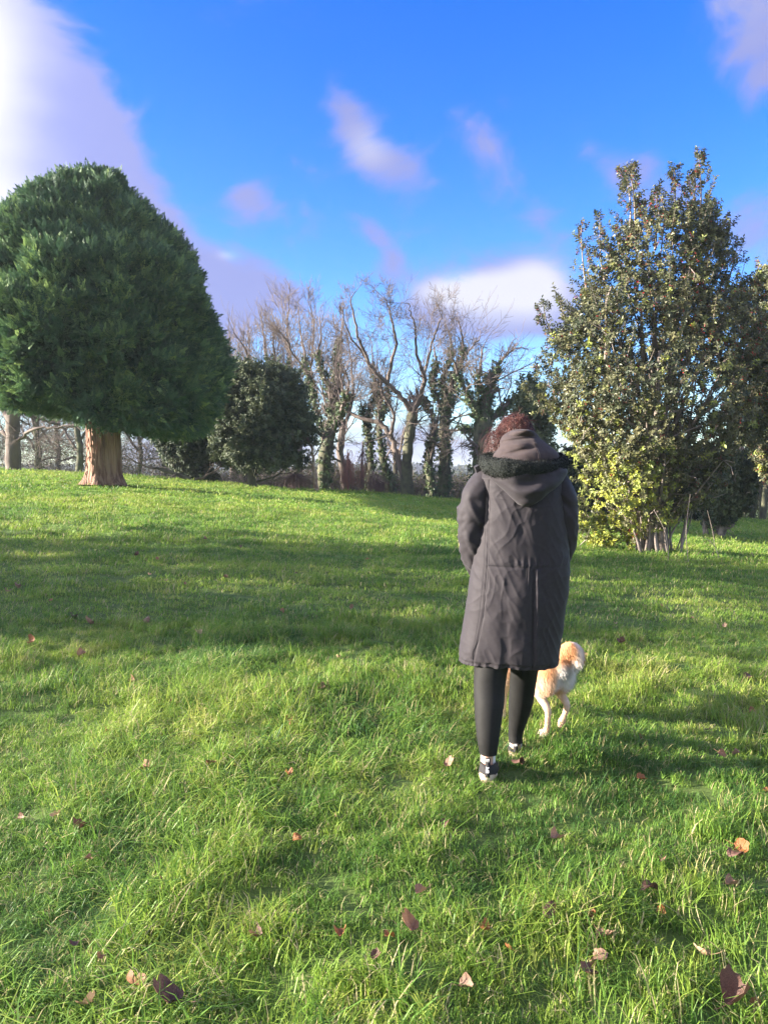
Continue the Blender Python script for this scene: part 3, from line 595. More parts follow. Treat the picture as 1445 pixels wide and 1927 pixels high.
# ---- understorey thickets along the far side of the crest (masses)
M_scrubleaf = leafmat('scrub_leaf', [(0, (.030, .050, .022)), (.5, (.075, .095, .035)), (1, (.13, .14, .055))], .6, .3, .2)
def twigball(rng, n, L, leaves=0):
    mb = MB()
    for k in range(n):
        p = rng.normal(0, .16, 3); d = nrm(rng.normal(0, 1, 3) + np.array([0, 0, .7])); pts = [p]
        for i in range(3): d = nrm(d + rng.normal(0, .35, 3)); pts.append(pts[-1] + d * L / 3)
        mb.tube(pts, [.006, .005, .004, .003], 3, False, 1)
        for l in range(leaves): leafgeo(mb, pts[rng.integers(1, 4)], rng.normal(0, 1, 3), np.array([0, 0, 1.]) + rng.normal(0, .5, 3), .06, .045)
    return mb
tbp = [twigball(rt, 16, .8, 0) for _ in range(3)] + [twigball(rt, 9, .6, 7) for _ in range(3)]
def thicket(name, x0, x1, Y0, Y1, tops, n, label, seed, leafy=.5, stemm=M_twig, cat=None, tintb=.5):
    rng = np.random.default_rng(seed); Y = rng.uniform(Y0, Y1, n); px = rng.uniform(x0, x1, n); x = (px - 722.5) / FPX * Y; z0 = ground(x, Y)
    tp = np.interp(px, [q[0] for q in tops], [q[1] for q in tops]); zt = CAM[2] + (900 - tp) / FPX * Y + .25 * fbm(x * .9, Y * .9, 0, seed)
    f = rng.uniform(0, 1, n) ** .8; z = z0 + np.clip(zt - z0, .3, None) * f
    v = np.where(rng.uniform(0, 1, n) < leafy, rng.integers(3, 6, n), rng.integers(0, 3, n))
    P = np.stack([x, Y, z], 1); o = scatter(name, tbp, P, np.stack([rng.normal(0, .4, n), rng.normal(0, .4, n), rng.uniform(0, 6.28, n)], 1), rng.uniform(.8, 1.3, n), v, np.clip(rng.normal(tintb, .25, n), 0, 1), [M_scrubleaf, stemm])
    tag(o, label, None, None, 'stuff'); return o
thicket('hedge_undergrowth', -260, 330, 30, 39, [(-260, 800), (0, 812), (60, 818), (170, 822), (240, 830), (330, 858)], 620, 'tangled bare undergrowth seen beneath the big cypress', 50, .35)
thicket('hedge_undergrowth', 330, 880, 32, 38, [(330, 905), (420, 905), (520, 895), (600, 890), (680, 892), (750, 912), (880, 905)], 1300, 'low olive hedge undergrowth along the middle of the tree line', 51, .75, tintb=.7)
thicket('hedge_undergrowth', 1050, 1750, 28, 36, [(1050, 930), (1200, 900), (1330, 880), (1400, 868), (1445, 850), (1750, 850)], 1300, 'dark tangled undergrowth behind and right of the holly', 52, .35, M_barkd)
# far hedgerows on the ridge
def hedgerow(Y, x0, x1, h, n, label, seed):
    rng = np.random.default_rng(seed); x = rng.uniform(x0, x1, n); y = Y + rng.normal(0, 2.5, n) + 14 * np.sin(x / 40); z = ground(x, y, False) + rng.uniform(0, h, n)
    m = leaf_cluster(rng, 14, 1.4, 1.2, 1, .8, 0); m2 = leaf_cluster(rng, 14, 1.3, 1.1, 1, .8, 0)
    o = scatter('hedgerow', [m, m2], np.stack([x, y, z], 1), rng.uniform(-1, 6, (n, 3)), rng.uniform(.7, 1.5, n), rng.integers(0, 2, n), np.clip(rng.normal(.35, .2, n), 0, 1), [M_scrubleaf]); tag(o, label, None, None, 'stuff')
hedgerow(170, -120, 150, 1.5, 1300, 'dark field hedge beyond the tree line, before the farmhouse', 60)
hedgerow(300, -220, 230, 2.6, 1900, 'dark hedgerow on the ridge of the far hill', 61)
hedgerow(440, -320, 330, 3.4, 2400, 'faint hedgerow of trees along the far skyline', 62)

# ------------------------------------------------------------------ the big cypress
CY = 20.0; cb0 = gx(197, CY); CYC = np.array([cb0[0], CY, 0.0]); PXM = FPX / CY
def zpx(py, Y): return float(at(722.5, py, Y)[2])
prof = np.array([(333, 2, 2), (340, 40, 42), (352, 68, 80), (375, 88, 118), (405, 112, 150), (440, 145, 182), (480, 180, 212), (520, 198, 232), (560, 208, 248), (610, 218, 256), (660, 226, 258), (710, 228, 256), (745, 226, 245), (775, 218, 225), (795, 196, 190), (806, 150, 150)], float)
pz = np.array([zpx(q, CY) for q in prof[:, 0]])[::-1]; pr_r = (prof[:, 1] / PXM)[::-1]; pr_l = (prof[:, 2] / PXM)[::-1]
def crown_r(th, z):
    z = z + .10
    k = .5 + .5 * np.cos(th); b = np.interp(z, pz, pr_r) * k + np.interp(z, pz, pr_l) * (1 - k)
    ct, st = np.cos(th), np.sin(th)
    lob = .50 * fbm(ct * 2.3 + 3, st * 2.3, z * .8, 170, 2) + .17 * np.abs(fbm(ct * b * 1.4, st * b * 1.4, z * 1.7, 71, 2)) * 2 - .06
    return b * (1 + lob * .20) - .24 - .16 * np.clip(np.cos(th), 0, 1) + lob * .60 + .12 * fbm(ct * b * 3, st * b * 3, z * 3, 72, 2)
def frond(rng, L=.27):
    mb = MB(); n = 8
    ax = [np.array([0, 0, 0.])]; d = np.array([0, 0, 1.0]); side = 1
    bend = rng.uniform(-.12, .2)
    for i in range(n): d = nrm(d + np.array([0, bend * .5, 0])); ax.append(ax[-1] + d * L / n)
    for i in range(1, n + 1):
        f = i / n; bl = L * .50 * (1 - f * .75) * rng.uniform(.75, 1.15)
        for sgn in (-1, 1):
            dd = nrm(np.array([sgn * 1.0, rng.uniform(-.35, .45), .75])); w = np.array([-.35 * sgn, .25, .9]); p = ax[i]; wdt = .014
            tip = p + dd * bl; mid = p + dd * bl * .5; sv_ = nrm(np.cross(dd, np.array([0, 1, 0]))) * wdt * .75
            mb.add([p, mid + sv_, tip, mid - sv_], [[0, 1, 2, 3]])
    mb.add([ax[-1] - [.012, 0, 0.03], ax[-1] + [.012, 0, -.03], ax[-1] + np.array([0, 0, .05])], None, [[0, 1, 2]])
    return mb
frp = [frond(rt, rt.uniform(.15, .22)) for _ in range(6)]
M_cyp = leafmat('cypress_frond', [(0, (.032, .076, .046)), (.5, (.080, .155, .074)), (.85, (.185, .285, .105)), (1, (.30, .41, .13))], .6, .25, .2)
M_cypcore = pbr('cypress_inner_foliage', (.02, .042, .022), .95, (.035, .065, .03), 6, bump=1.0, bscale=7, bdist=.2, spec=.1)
M_cypbark = pbr('shredded_cypress_bark', (.20, .105, .075), .9, (.38, .24, .175), 3.5, bump=1.0, bscale=9, stretch=(3.5, 3.5, .22), bdist=.06, contrast=(.4, .6))
cyp = empty('cypress_tree', cb0, 'huge rounded dark green cypress tree with reddish fluted trunk', 'tree')
n = 20000; rc = np.random.default_rng(5)
def cyp_bottom(x): return np.interp(x, (np.array([-900, -60, 0, 60, 120, 165, 200, 240, 420, 900]) - 722.5) / PXM, [zpx(q, CY) for q in [725, 728, 738, 760, 778, 765, 768, 806, 802, 800]])
zc = pz[0] + (pz[-1] - pz[0]) * rc.uniform(0, 1, n * 2); th = rc.uniform(0, 2 * math.pi, n * 2)
bb = np.interp(zc, pz, (pr_r + pr_l) / 2); keep = rc.uniform(0, bb.max(), n * 2) < bb + .2; zc, th = zc[keep][:n], th[keep][:n]; n = len(zc)
# extra points for the flat underside and the domed top
e = 1e-2; r0 = crown_r(th, zc); drz = (crown_r(th, zc + .05) - crown_r(th, zc - .05)) / .1; drt = (crown_r(th + .03, zc) - crown_r(th - .03, zc)) / .06
nrmv = np.stack([np.cos(th) + drt / np.maximum(r0, .3) * np.sin(th), np.sin(th) - drt / np.maximum(r0, .3) * np.cos(th), -np.clip(drz, -3, 3)], 1)
inset = rc.uniform(0, 1, n) ** 1.6 * .36 - .04; rr = np.maximum(r0 - inset, 0.02)
P = np.stack([CYC[0] + rr * np.cos(th), CY + rr * np.sin(th), zc], 1)
m2 = 5200; th2 = rc.uniform(0, 6.283, m2); f2 = np.sqrt(rc.uniform(.03, 1, m2)); zb = pz[0] + .25; zr = crown_r(th2, np.full(m2, zb)); fz = cyp_bottom(CYC[0] + zr * f2 * np.cos(th2)) + .10 * fbm(np.cos(th2) * f2 * 5, np.sin(th2) * f2 * 5, 0, 74) + .25 * f2 ** 2 * 0
P2 = np.stack([CYC[0] + zr * f2 * np.cos(th2), CY + zr * f2 * np.sin(th2), fz - .05 + rc.uniform(-.10, .25, m2) - .12 * vnoise(th2 * 3, f2 * 3, 0, 75)], 1)
D2 = np.stack([np.cos(th2), np.sin(th2), -.8 + .5 * rc.normal(0, 1, m2)], 1)
th3 = rc.uniform(0, 6.283, 900); f3 = np.sqrt(rc.uniform(0, 1, 900)) * .6; P3 = np.stack([CYC[0] + f3 * np.cos(th3), CY + f3 * np.sin(th3), pz[-1] - .05 - .16 * f3 ** 2 + rc.uniform(-.15, .05, 900)], 1); D3 = np.stack([f3 * np.cos(th3), f3 * np.sin(th3), np.full(900, .9)], 1)
nb = 4200; zq = pz[0] + (pz[-1] - pz[0] - .15) * rc.uniform(0, 1, nb * 2); tq = rc.uniform(0, 6.2832, nb * 2); bq = np.interp(zq, pz, (pr_r + pr_l) / 2); kq = rc.uniform(0, bq.max(), nb * 2) < bq + .15; zq, tq = zq[kq][:nb], tq[kq][:nb]; nb = len(zq)
rq = crown_r(tq, zq); dq = np.clip((crown_r(tq, zq + .06) - crown_r(tq, zq - .06)) / .12, -3, 3); AX = np.stack([np.cos(tq), np.sin(tq), -dq], 1); AX /= np.linalg.norm(AX, axis=1)[:, None]; AX = AX * .8 + np.array([0, 0, .45]) + rc.normal(0, .22, (nb, 3)); AX /= np.linalg.norm(AX, axis=1)[:, None]
CQ = np.stack([CYC[0] + rq * np.cos(tq), CY + rq * np.sin(tq), zq], 1); SQ = rc.uniform(.7, 1.35, nb); FN = 13
idx = np.repeat(np.arange(nb), FN); tt_ = rc.uniform(-.9, .55, nb * FN); sd = rc.normal(0, 1, (nb * FN, 3)); sd -= AX[idx] * (sd * AX[idx]).sum(1)[:, None]; sd /= np.linalg.norm(sd, axis=1)[:, None]
PB = CQ[idx] + AX[idx] * (tt_ * .22 * SQ[idx])[:, None] + sd * ((.10 - .07 * tt_) * SQ[idx] * rc.uniform(.2, 1, nb * FN))[:, None]; DB = AX[idx] + sd * (.65 - .35 * tt_)[:, None] + np.array([0, 0, .15])
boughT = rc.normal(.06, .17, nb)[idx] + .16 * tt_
P[:, :2] = CYC[:2] + (P[:, :2] - CYC[:2]) * .96
PA = np.vstack([P, P2, P3, PB]); DA = np.vstack([nrmv / np.linalg.norm(nrmv, axis=1)[:, None] + np.array([0, 0, .4]) + rc.normal(0, .45, (n, 3)), D2, D3 + rc.normal(0, .3, (900, 3)), DB])
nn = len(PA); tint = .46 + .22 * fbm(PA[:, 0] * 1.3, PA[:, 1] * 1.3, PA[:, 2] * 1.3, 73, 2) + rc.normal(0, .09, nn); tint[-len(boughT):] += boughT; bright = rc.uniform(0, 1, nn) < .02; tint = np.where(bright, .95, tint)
kb = PA[:, 2] > cyp_bottom(PA[:, 0]) + .12 * fbm(PA[:, 0] * 2, PA[:, 1] * 2, 0, 76) - .12; PA, DA, tint = PA[kb], DA[kb], tint[kb]; nn = len(PA)
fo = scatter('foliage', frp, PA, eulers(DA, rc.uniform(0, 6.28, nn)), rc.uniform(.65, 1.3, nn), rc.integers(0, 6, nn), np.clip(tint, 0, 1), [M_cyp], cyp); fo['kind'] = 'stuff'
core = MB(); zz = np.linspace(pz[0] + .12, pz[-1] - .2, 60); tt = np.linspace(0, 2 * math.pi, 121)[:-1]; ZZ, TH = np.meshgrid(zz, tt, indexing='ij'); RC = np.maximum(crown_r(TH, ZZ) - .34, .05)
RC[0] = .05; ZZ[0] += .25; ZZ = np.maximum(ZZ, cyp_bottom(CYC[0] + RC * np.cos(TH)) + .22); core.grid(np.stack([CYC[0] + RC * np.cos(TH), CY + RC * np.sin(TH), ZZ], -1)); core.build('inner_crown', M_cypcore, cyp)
def fluted(cx, cy, pts, seed, par, name, mat_, flare=1.7, nst=110, nz_=70):
    """pts: (py, px centre, radius m)"""
    a = np.linspace(0, 2 * math.pi, nst + 1)[:-1]; rows = []
    pys = np.linspace(pts[0][0], pts[-1][0], nz_); c_ = np.interp(pys, [p[0] for p in pts], [p[1] for p in pts]) if pts[0][0] < pts[-1][0] else np.interp(pys, [p[0] for p in pts][::-1], [p[1] for p in pts][::-1]); r_ = np.interp(pys[::-1], [p[0] for p in pts][::-1], [p[2] for p in pts][::-1])[::-1] if pts[0][0] > pts[-1][0] else None
    z_ = np.array([zpx(q, cy) for q in pys]); x_ = (c_ - 722.5) / FPX * cy; gb = z_[0]
    for k in range(nz_):
        h = z_[k] - gb; fl = 1 + (flare - 1) * math.exp(-h * 4.2)
        rid = .10 * fbm(np.cos(a) * 2.2, np.sin(a) * 2.2, h * .25, seed, 2) + .055 * (1 - np.abs(vnoise(np.cos(a) * 7, np.sin(a) * 7, h * .5, seed + 1)) * 2) + .035 * vnoise(np.cos(a) * 15, np.sin(a) * 15, h * 1.1, seed + 2)
        buttress = .22 * math.exp(-h * 5) * np.cos(a * 5 + 1.2)
        r = r_[k] * fl * (1 + rid + buttress); rows.append(np.stack([x_[k] + r * np.cos(a), cy + r * np.sin(a), np.full(nst, z_[k])], -1))
    m = MB(); m.grid(np.array(rows)); return m.build(name, mat_, par)
fluted(0, 20.0, [(912, 192, .33), (890, 191, .31), (850, 190, .29), (800, 186, .26), (740, 182, .22)], 80, cyp, 'trunk', M_cypbark, 1.4)
fluted(0, 20.12, [(914, 212, .26), (890, 211, .235), (850, 212, .22), (800, 213, .20), (750, 216, .17)], 84, cyp, 'second_stem', M_cypbark, 1.35)
bs = MB()
for k in range(60):
    a = rc.uniform(3.0, 5.6); h0 = rc.uniform(0, 1.3); r = .40 * math.exp(-h0 * 1.6) * .25 + .29; c0 = np.array([(190.5 - 722.5) / FPX * 20, 20.0, cb0[2]]); L = rc.uniform(.2, .5)
    p0 = c0 + np.array([math.cos(a) * r, math.sin(a) * r, h0]); p1 = p0 + np.array([math.cos(a) * .05, math.sin(a) * .05, -L * .6]); bs.tube([p0, (p0 + p1) / 2 + rc.normal(0, .01, 3), p1], [.012, .016, .004], 4, False, 0, .4)
bs.build('bark_strips', M_cypbark, cyp)['kind'] = 'stuff'

# ------------------------------------------------------------------ the holly, and other leafy evergreens
def ellipsoid_env(tab, Y):
    t_ = np.array(tab, float); z = np.array([zpx(q, Y) for q in t_[:, 0]]); l = (t_[:, 1] - 722.5) / FPX * Y; r = (t_[:, 2] - 722.5) / FPX * Y; o = np.argsort(z); return z[o], l[o], r[o]
def evergreen(name, Y, base_px, env, label, cat, mats, protos, n, seed, trunkm, trunk_r, depthk=.8, shell=.55, stems=1, tintf=None, scl=(.8, 1.3), shoots=0, gap=.30, wild=.30, varf=None, group=None, limbs=18, ybias=0., zlow=None):
    rng = np.random.default_rng(seed); b = gx(base_px, Y); root = empty(name, b, label, cat, group); z, l, r = ellipsoid_env(env, Y)
    wmax = (r - l).max(); m = n * 3; zz = rng.uniform(z[0], z[-1], m); L_, R_ = np.interp(zz, z, l), np.interp(zz, z, r); cx, hw = (L_ + R_) / 2, (R_ - L_) / 2
    keep = rng.uniform(0, wmax / 2, m) < hw + .05; zz, cx, hw = zz[keep], cx[keep], hw[keep]; k = len(zz); th = rng.uniform(0, 2 * math.pi, k)
    rr = np.where(rng.uniform(0, 1, k) < shell, rng.uniform(.72, 1.0, k), np.sqrt(rng.uniform(0, 1, k)) * .85)
    u, v = np.cos(th) * rr, np.sin(th) * rr; bump = 1 + wild * fbm(np.cos(th) * 2.2, np.sin(th) * 2.2, zz * 1.3, seed + 1, 3)
    x = cx + u * hw * bump; y = Y + ybias + v * hw * depthk * bump
    P = np.stack([x, y, zz + rng.normal(0, .05, k)], 1); dn = fbm(x * 1.5, y * 1.5, zz * 1.7, seed + 2, 2); kp = dn > (rng.uniform(-1, 1, k) * .15 - gap); kp &= zz > ground(x, y) + .05; P = P[kp][:n]; th = th[kp][:n]; rr = rr[kp][:n]
    D = np.stack([np.cos(th) * rr, np.sin(th) * rr, .55 + 0 * th], 1) + rng.normal(0, .35, (len(th), 3))
    st = MB(); base = b - np.array([0, 0, .05])
    for s in range(stems):
        a = s * 2.4 + .5; off = np.array([math.cos(a), math.sin(a), 0]) * trunk_r * (0 if stems == 1 else 1.3); top = np.array([cx.mean() + off[0] * 2.5, Y + ybias + off[1] * 2, z[0] + (z[-1] - z[0]) * rng.uniform(.5, .8)])
        q = smooth_poly([base + off, base * .65 + top * .35 + rng.normal(0, .06, 3), base * .3 + top * .7 + rng.normal(0, .08, 3), top]); st.tube(q, np.linspace(trunk_r * (1.0 if s == 0 else .55), trunk_r * .16, len(q)), 9, True)
    st.build('trunk', trunkm, root)
    lb = MB(); tgt = rng.choice(len(P), limbs)
    for i in tgt:
        t0 = P[i]; f = rng.uniform(.15, .6); zb_ = b[2] + (t0[2] - b[2]) * f; p0 = np.array([b[0] + (cx.mean() - b[0]) * f, Y + ybias * f, zb_]); mid = (p0 + t0) / 2 + np.array([0, 0, -.12]) + rng.normal(0, .08, 3)
        q = smooth_poly([p0, mid, t0]); lb.tube(q, np.linspace(trunk_r * .26, .008, len(q)), 5, False)
        for c in range(4): j = rng.integers(3, len(q)); d = nrm(rng.normal(0, 1, 3) + nrm(t0 - p0)); lb.tube([q[j], q[j] + d * .25, q[j] + d * .45 + rng.normal(0, .05, 3)], [.012, .008, .004], 3, False)
    sh = []
    if shoots:
        top = [i for i in range(len(P)) if rr[i] > .7]; pick = rng.choice(top, shoots)
        for i in pick:
            p = P[i]; o_ = nrm(np.array([math.cos(th[i]) * .45, math.sin(th[i]) * .35, 1.0]) + rng.normal(0, .18, 3)); Ls = rng.uniform(.15, .62); lb.tube([p, p + o_ * Ls], [.006, .003], 3, False)
            for f in np.arange(.0, 1.01, .11 / Ls): sh.append((p + o_ * Ls * f, o_))
    lb.build('branches', trunkm, root)['kind'] = 'stuff'
    if sh: P = np.vstack([P, [s[0] for s in sh]]); D = np.vstack([D, [s[1] + rng.normal(0, .15, 3) for s in sh]])
    k = len(P); tint = tintf(P, rng) if tintf else np.clip(rng.normal(.5, .2, k), 0, 1); V_ = varf(P, rng) if varf else rng.integers(0, len(protos), k)
    o = scatter('foliage', protos, P, eulers(D, rng.uniform(0, 6.28, k)), rng.uniform(*scl, k), V_, tint, mats, root); o['kind'] = 'stuff'
    return root, P
M_holly = leafmat('holly_leaf', [(0, (.028, .048, .03)), (.35, (.075, .090, .044)), (.62, (.165, .160, .075)), (.8, (.235, .29, .06)), (1, (.40, .42, .07))], .42, .38, .25)
M_berry = pbr('red_berry', (.42, .025, .035), .35)
M_hbark = pbr('pale_holly_bark', (.30, .25, .215), .85, (.16, .13, .11), 8, bump=.4, bscale=20)
hp = [leaf_cluster(rt, 11, .060, .034, 1, .11, 1) for _ in range(5)] + [leaf_cluster(rt, 10, .058, .034, 1, .11, 1, 6, 2) for _ in range(2)]
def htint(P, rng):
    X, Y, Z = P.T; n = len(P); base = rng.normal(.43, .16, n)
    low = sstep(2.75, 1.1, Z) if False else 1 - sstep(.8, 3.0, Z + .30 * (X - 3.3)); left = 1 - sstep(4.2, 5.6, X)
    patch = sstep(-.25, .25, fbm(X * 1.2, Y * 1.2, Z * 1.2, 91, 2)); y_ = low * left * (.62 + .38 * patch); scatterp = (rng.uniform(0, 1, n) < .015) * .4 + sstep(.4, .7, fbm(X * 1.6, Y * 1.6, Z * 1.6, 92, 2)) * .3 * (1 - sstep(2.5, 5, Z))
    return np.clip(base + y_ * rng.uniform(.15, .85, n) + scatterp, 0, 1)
def hvar(P, rng):
    n = len(P); pb = .06 + .30 * sstep(1.6, 4.0, P[:, 2]) * sstep(-.1, .4, fbm(P[:, 0] * 1.4, P[:, 1] * 1.4, P[:, 2] * 1.4, 93, 2)) + .12 * sstep(4, 5.5, P[:, 2])
    return np.where(rng.uniform(0, 1, n) < pb, rng.integers(5, 7, n), rng.integers(0, 5, n))
HY = 13.0
henv = [(395, 1215, 1335), (430, 1150, 1350), (470, 1110, 1372), (520, 1098, 1385), (560, 1082, 1400), (600, 1040, 1425), (640, 1014, 1440), (690, 1006, 1455), (740, 1004, 1455), (790, 1015, 1445), (830, 1045, 1425), (870, 1068, 1400), (910, 1080, 1370), (950, 1085, 1330), (980, 1090, 1270), (1000, 1095, 1215), (1022, 1110, 1195), (1034, 1140, 1180)]
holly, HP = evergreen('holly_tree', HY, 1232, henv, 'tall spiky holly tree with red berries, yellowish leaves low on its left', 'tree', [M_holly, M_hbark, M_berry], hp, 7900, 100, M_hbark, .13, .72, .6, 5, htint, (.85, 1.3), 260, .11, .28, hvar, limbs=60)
# its long top shoots, pale inner limbs and base suckers
rh = np.random.default_rng(101); sb = MB(); SPs = []; SDs = []
for pl in ([(1180, 480), (1186, 400), (1180, 345), (1168, 320)], [(1195, 470), (1194, 390), (1188, 340), (1187, 312)], [(1310, 460), (1318, 380), (1316, 320), (1314, 288)], [(1300, 470), (1302, 400), (1308, 350), (1305, 325)], [(1262, 470), (1268, 400), (1270, 350), (1268, 316)], [(1232, 470), (1236, 400), (1234, 352)],
           [(1360, 560), (1378, 500), (1388, 452)], [(1145, 560), (1130, 490), (1128, 400)], [(1105, 560), (1096, 490), (1093, 425)], [(1060, 660), (1030, 610), (1022, 572)], [(1400, 620), (1412, 560), (1420, 525)], [(1330, 480), (1334, 420), (1332, 385)], [(1215, 470), (1218, 420), (1205, 385)]):
    q = smooth_poly([at(a, b_, HY + rh.uniform(-.4, .4)) for a, b_ in pl], 5); sb.tube(q, np.linspace(.02, .004, len(q)), 4, False)
    for i in range(len(q) - 1):
        for c in range(4):
            f = i / len(q); a = rh.uniform(0, 6.28); w_ = .30 * (1 - f) ** 1.2 + .035; SPs.append(q[i] + (q[i + 1] - q[i]) * rh.uniform(0, 1) + np.array([math.cos(a) * w_, math.sin(a) * w_, 0]) * rh.uniform(.2, 1)); SDs.append(np.array([math.cos(a) * .6, math.sin(a) * .6, 1.0]))
k = len(SPs); o = scatter('top_shoots', hp, np.array(SPs), eulers(np.array(SDs), rh.uniform(0, 6, k)), rh.uniform(.8, 1.15, k), np.where(rh.uniform(0, 1, k) < .3, rh.integers(5, 7, k), rh.integers(0, 5, k)), np.clip(rh.normal(.42, .13, k), 0, 1), [M_holly, M_hbark, M_berry], holly); o['kind'] = 'stuff'
for pl, r in (([(1140, 770), (1137, 700), (1141, 640), (1140, 575), (1150, 540)], .03), ([(1141, 622), (1160, 620), (1178, 610)], .018), ([(1140, 625), (1128, 612), (1118, 605)], .015), ([(1155, 610), (1190, 590), (1232, 568)], .016),
              ([(1232, 830), (1236, 770), (1240, 700), (1242, 660)], .055), ([(1245, 830), (1290, 812), (1320, 800)], .022), ([(1160, 780), (1190, 800), (1225, 830)], .03), ([(1240, 790), (1275, 772), (1310, 760), (1330, 735)], .02)):
    q = smooth_poly([at(a, b_, HY - .85) for a, b_ in pl], 4); sb.tube(q, np.linspace(r, r * .6, len(q)), 6, True)
for k in range(34):   # suckers round the base
    a = rh.uniform(0, 6.28); rr_ = rh.uniform(.08, .5); x0 = gx(1232, HY)[0] + math.cos(a) * rr_; y0 = HY + math.sin(a) * rr_; p0 = np.array([x0, y0, gz(x0, y0) - .03]); H = rh.uniform(.7, 1.5)
    sb.tube(smooth_poly([p0, p0 + np.array([rh.normal(0, .06) + math.cos(a) * .1, 0, H * .5]), p0 + np.array([rh.normal(0, .12) + math.cos(a) * .2, 0, H])]), np.linspace(rh.uniform(.012, .035), .008, 9), 5, False)
for pl in ([(1296, 1066), (1290, 1000), (1298, 930)], [(1258, 1058), (1252, 1005), (1230, 960)], [(1356, 1056), (1345, 1030), (1330, 1015), (1312, 1008)], [(1345, 1030), (1340, 1000), (1330, 960)], [(1348, 1036), (1362, 1026)]):
    P0 = on_ground(pl[0][0], pl[0][1]); q = [P0 - np.array([0, 0, .05])] + [at(a, b_, P0[1] + .1 * i) for i, (a, b_) in enumerate(pl[1:])]; sb.tube(smooth_poly(q), np.linspace(.007, .003, (len(q) - 1) * 4 + 1), 5, False)
sb.build('branches', M_hbark, holly)['kind'] = 'stuff'

M_oak = leafmat('grey_green_leaf', [(0, (.03, .052, .034)), (.5, (.075, .10, .058)), (1, (.16, .19, .10))], .55, .25, .2)
ep = [leaf_cluster(rt, 13, .10, .055, 1, .2, 1) for _ in range(5)]
def dtint(mu): return lambda P, rng: np.clip(rng.normal(mu, .2, len(P)) + .25 * fbm(P[:, 0], P[:, 1], P[:, 2], 95, 2), 0, 1)
evergreen('evergreen_tree', 25.0, 474, [(690, 440, 520), (715, 425, 560), (750, 415, 580), (790, 412, 592), (830, 405, 596), (860, 412, 590), (882, 430, 570), (892, 450, 540)], 'round greyish evergreen tree on a short trunk, right of the cypress', 'tree', [M_oak, M_barkd], ep, 4600, 110, M_barkd, .17, .8, .5, 1, dtint(.68), (.8, 1.3), 190, .20, .28)
evergreen('evergreen_tree', 27.0, 375, [(770, 330, 440), (800, 300, 450), (830, 290, 450), (860, 310, 440), (885, 330, 420), (912, 360, 400)], 'low dark glossy evergreen half hidden under the cypress\'s right side', 'tree', [M_oak, M_barkd], ep, 3600, 111, M_barkd, .16, .7, .5, 2, dtint(.30), (1, 1.5), 60, .18, .25)
evergreen('evergreen_tree', 21.0, 1000, [(730, 985, 1010), (760, 975, 1020), (800, 968, 1030), (850, 966, 1040), (900, 975, 1040), (960, 985, 1030)], 'narrow olive evergreen behind the person\'s head, against the holly', 'tree', [M_oak, M_barkd], ep, 1300, 112, M_barkd, .1, .8, .5, 1, dtint(.75), (.9, 1.3), 50, .2, .3)
evergreen('evergreen_tree', 17.0, 1500, [(505, 1425, 1500), (560, 1385, 1560), (620, 1370, 1600), (700, 1360, 1620), (780, 1365, 1610), (850, 1400, 1590), (900, 1430, 1560)], 'dark evergreen behind the holly, cut off by the right edge', 'tree', [M_holly, M_hbark, M_berry], hp, 8000, 113, M_hbark, .14, .8, .6, 2, dtint(.40), (1.0, 1.4), 120, .2, .25)
evergreen('evergreen_tree', 18.5, 1343, [(860, 1335, 1400), (885, 1318, 1420), (915, 1315, 1425), (945, 1312, 1410), (965, 1320, 1390), (985, 1330, 1372)], 'low leafy evergreen with a pale sunlit stump, beyond the holly\'s base', 'tree', [M_oak, M_hbark], ep, 1500, 114, M_hbark, .13, .7, .5, 3, dtint(.62), (.6, .95), 40, .25, .3)
evergreen('evergreen_tree', 24.0, 1310, [(850, 1060, 1340), (900, 1050, 1350), (960, 1060, 1345), (1012, 1080, 1330)], 'dark evergreen mass low behind the holly\'s trunks', 'tree', [M_oak, M_barkd], ep, 5500, 115, M_barkd, .14, .35, .4, 3, dtint(.2), (1, 1.5), 0, .1, .2)

# ------------------------------------------------------------------ park trees left of the view; they cast the long shade over the lawn
def shade_tree(px_x, y, h, seed, label, leafy):
    rng = np.random.default_rng(seed); z0 = gz(px_x, y); root = empty('park_tree', (px_x, y, z0), label, 'tree', 'park trees to the left of the view')
    m = MB(); q = smooth_poly([[px_x, y, z0 - .1], [px_x + rng.normal(0, .1), y, z0 + h * .35], [px_x + rng.normal(0, .3), y + rng.normal(0, .2), z0 + h * .8]]); m.tube(q, np.linspace(.26, .08, len(q)), 9); m.build('trunk', M_bark, root)
    m = MB(); tips = []
    for k in range(12):
        f = rng.uniform(.22, 1); i = int(f * (len(q) - 1)); a = rng.uniform(0, 6.28); grow(m, q[i], nrm(np.array([math.cos(a), math.sin(a), .6])), h * .34 * (1.25 - .6 * f), .07, 1, 3, dict(wob=.15, up=.08, kids=4, ang=(25, 60), rmin=.012), rng, tips)
    m.build('crown', M_twig, root)
    if leafy:
        T_ = np.array(tips); T_ = T_[rng.integers(0, len(T_), leafy)] + rng.normal(0, .22, (leafy, 3)); kk = len(T_)
        o = scatter('foliage', ep, T_, rng.uniform(0, 6.28, (kk, 3)), rng.uniform(1.5, 2.4, kk), rng.integers(0, 5, kk), rng.uniform(.2, .7, kk), [M_oak, M_barkd], root); o['kind'] = 'stuff'
for args in ((-15.5, 9.6, 6.8, 201, 'leafy park tree standing left of the camera\'s view, opposite the holly', 200), (-19.5, 7.6, 7.2, 202, 'leafy park tree outside the view, between two others on the left', 230), (-16, 5.5, 5.4, 203, 'half bare park tree outside the view on the left, nearest the walker', 130), (-15, 1.6, 4.2, 205, 'small bare park tree on the left, level with the camera', 40),
             (-24, 7.0, 7.5, 204, 'tall park tree farthest out beyond the left edge', 220)):
    shade_tree(*args)

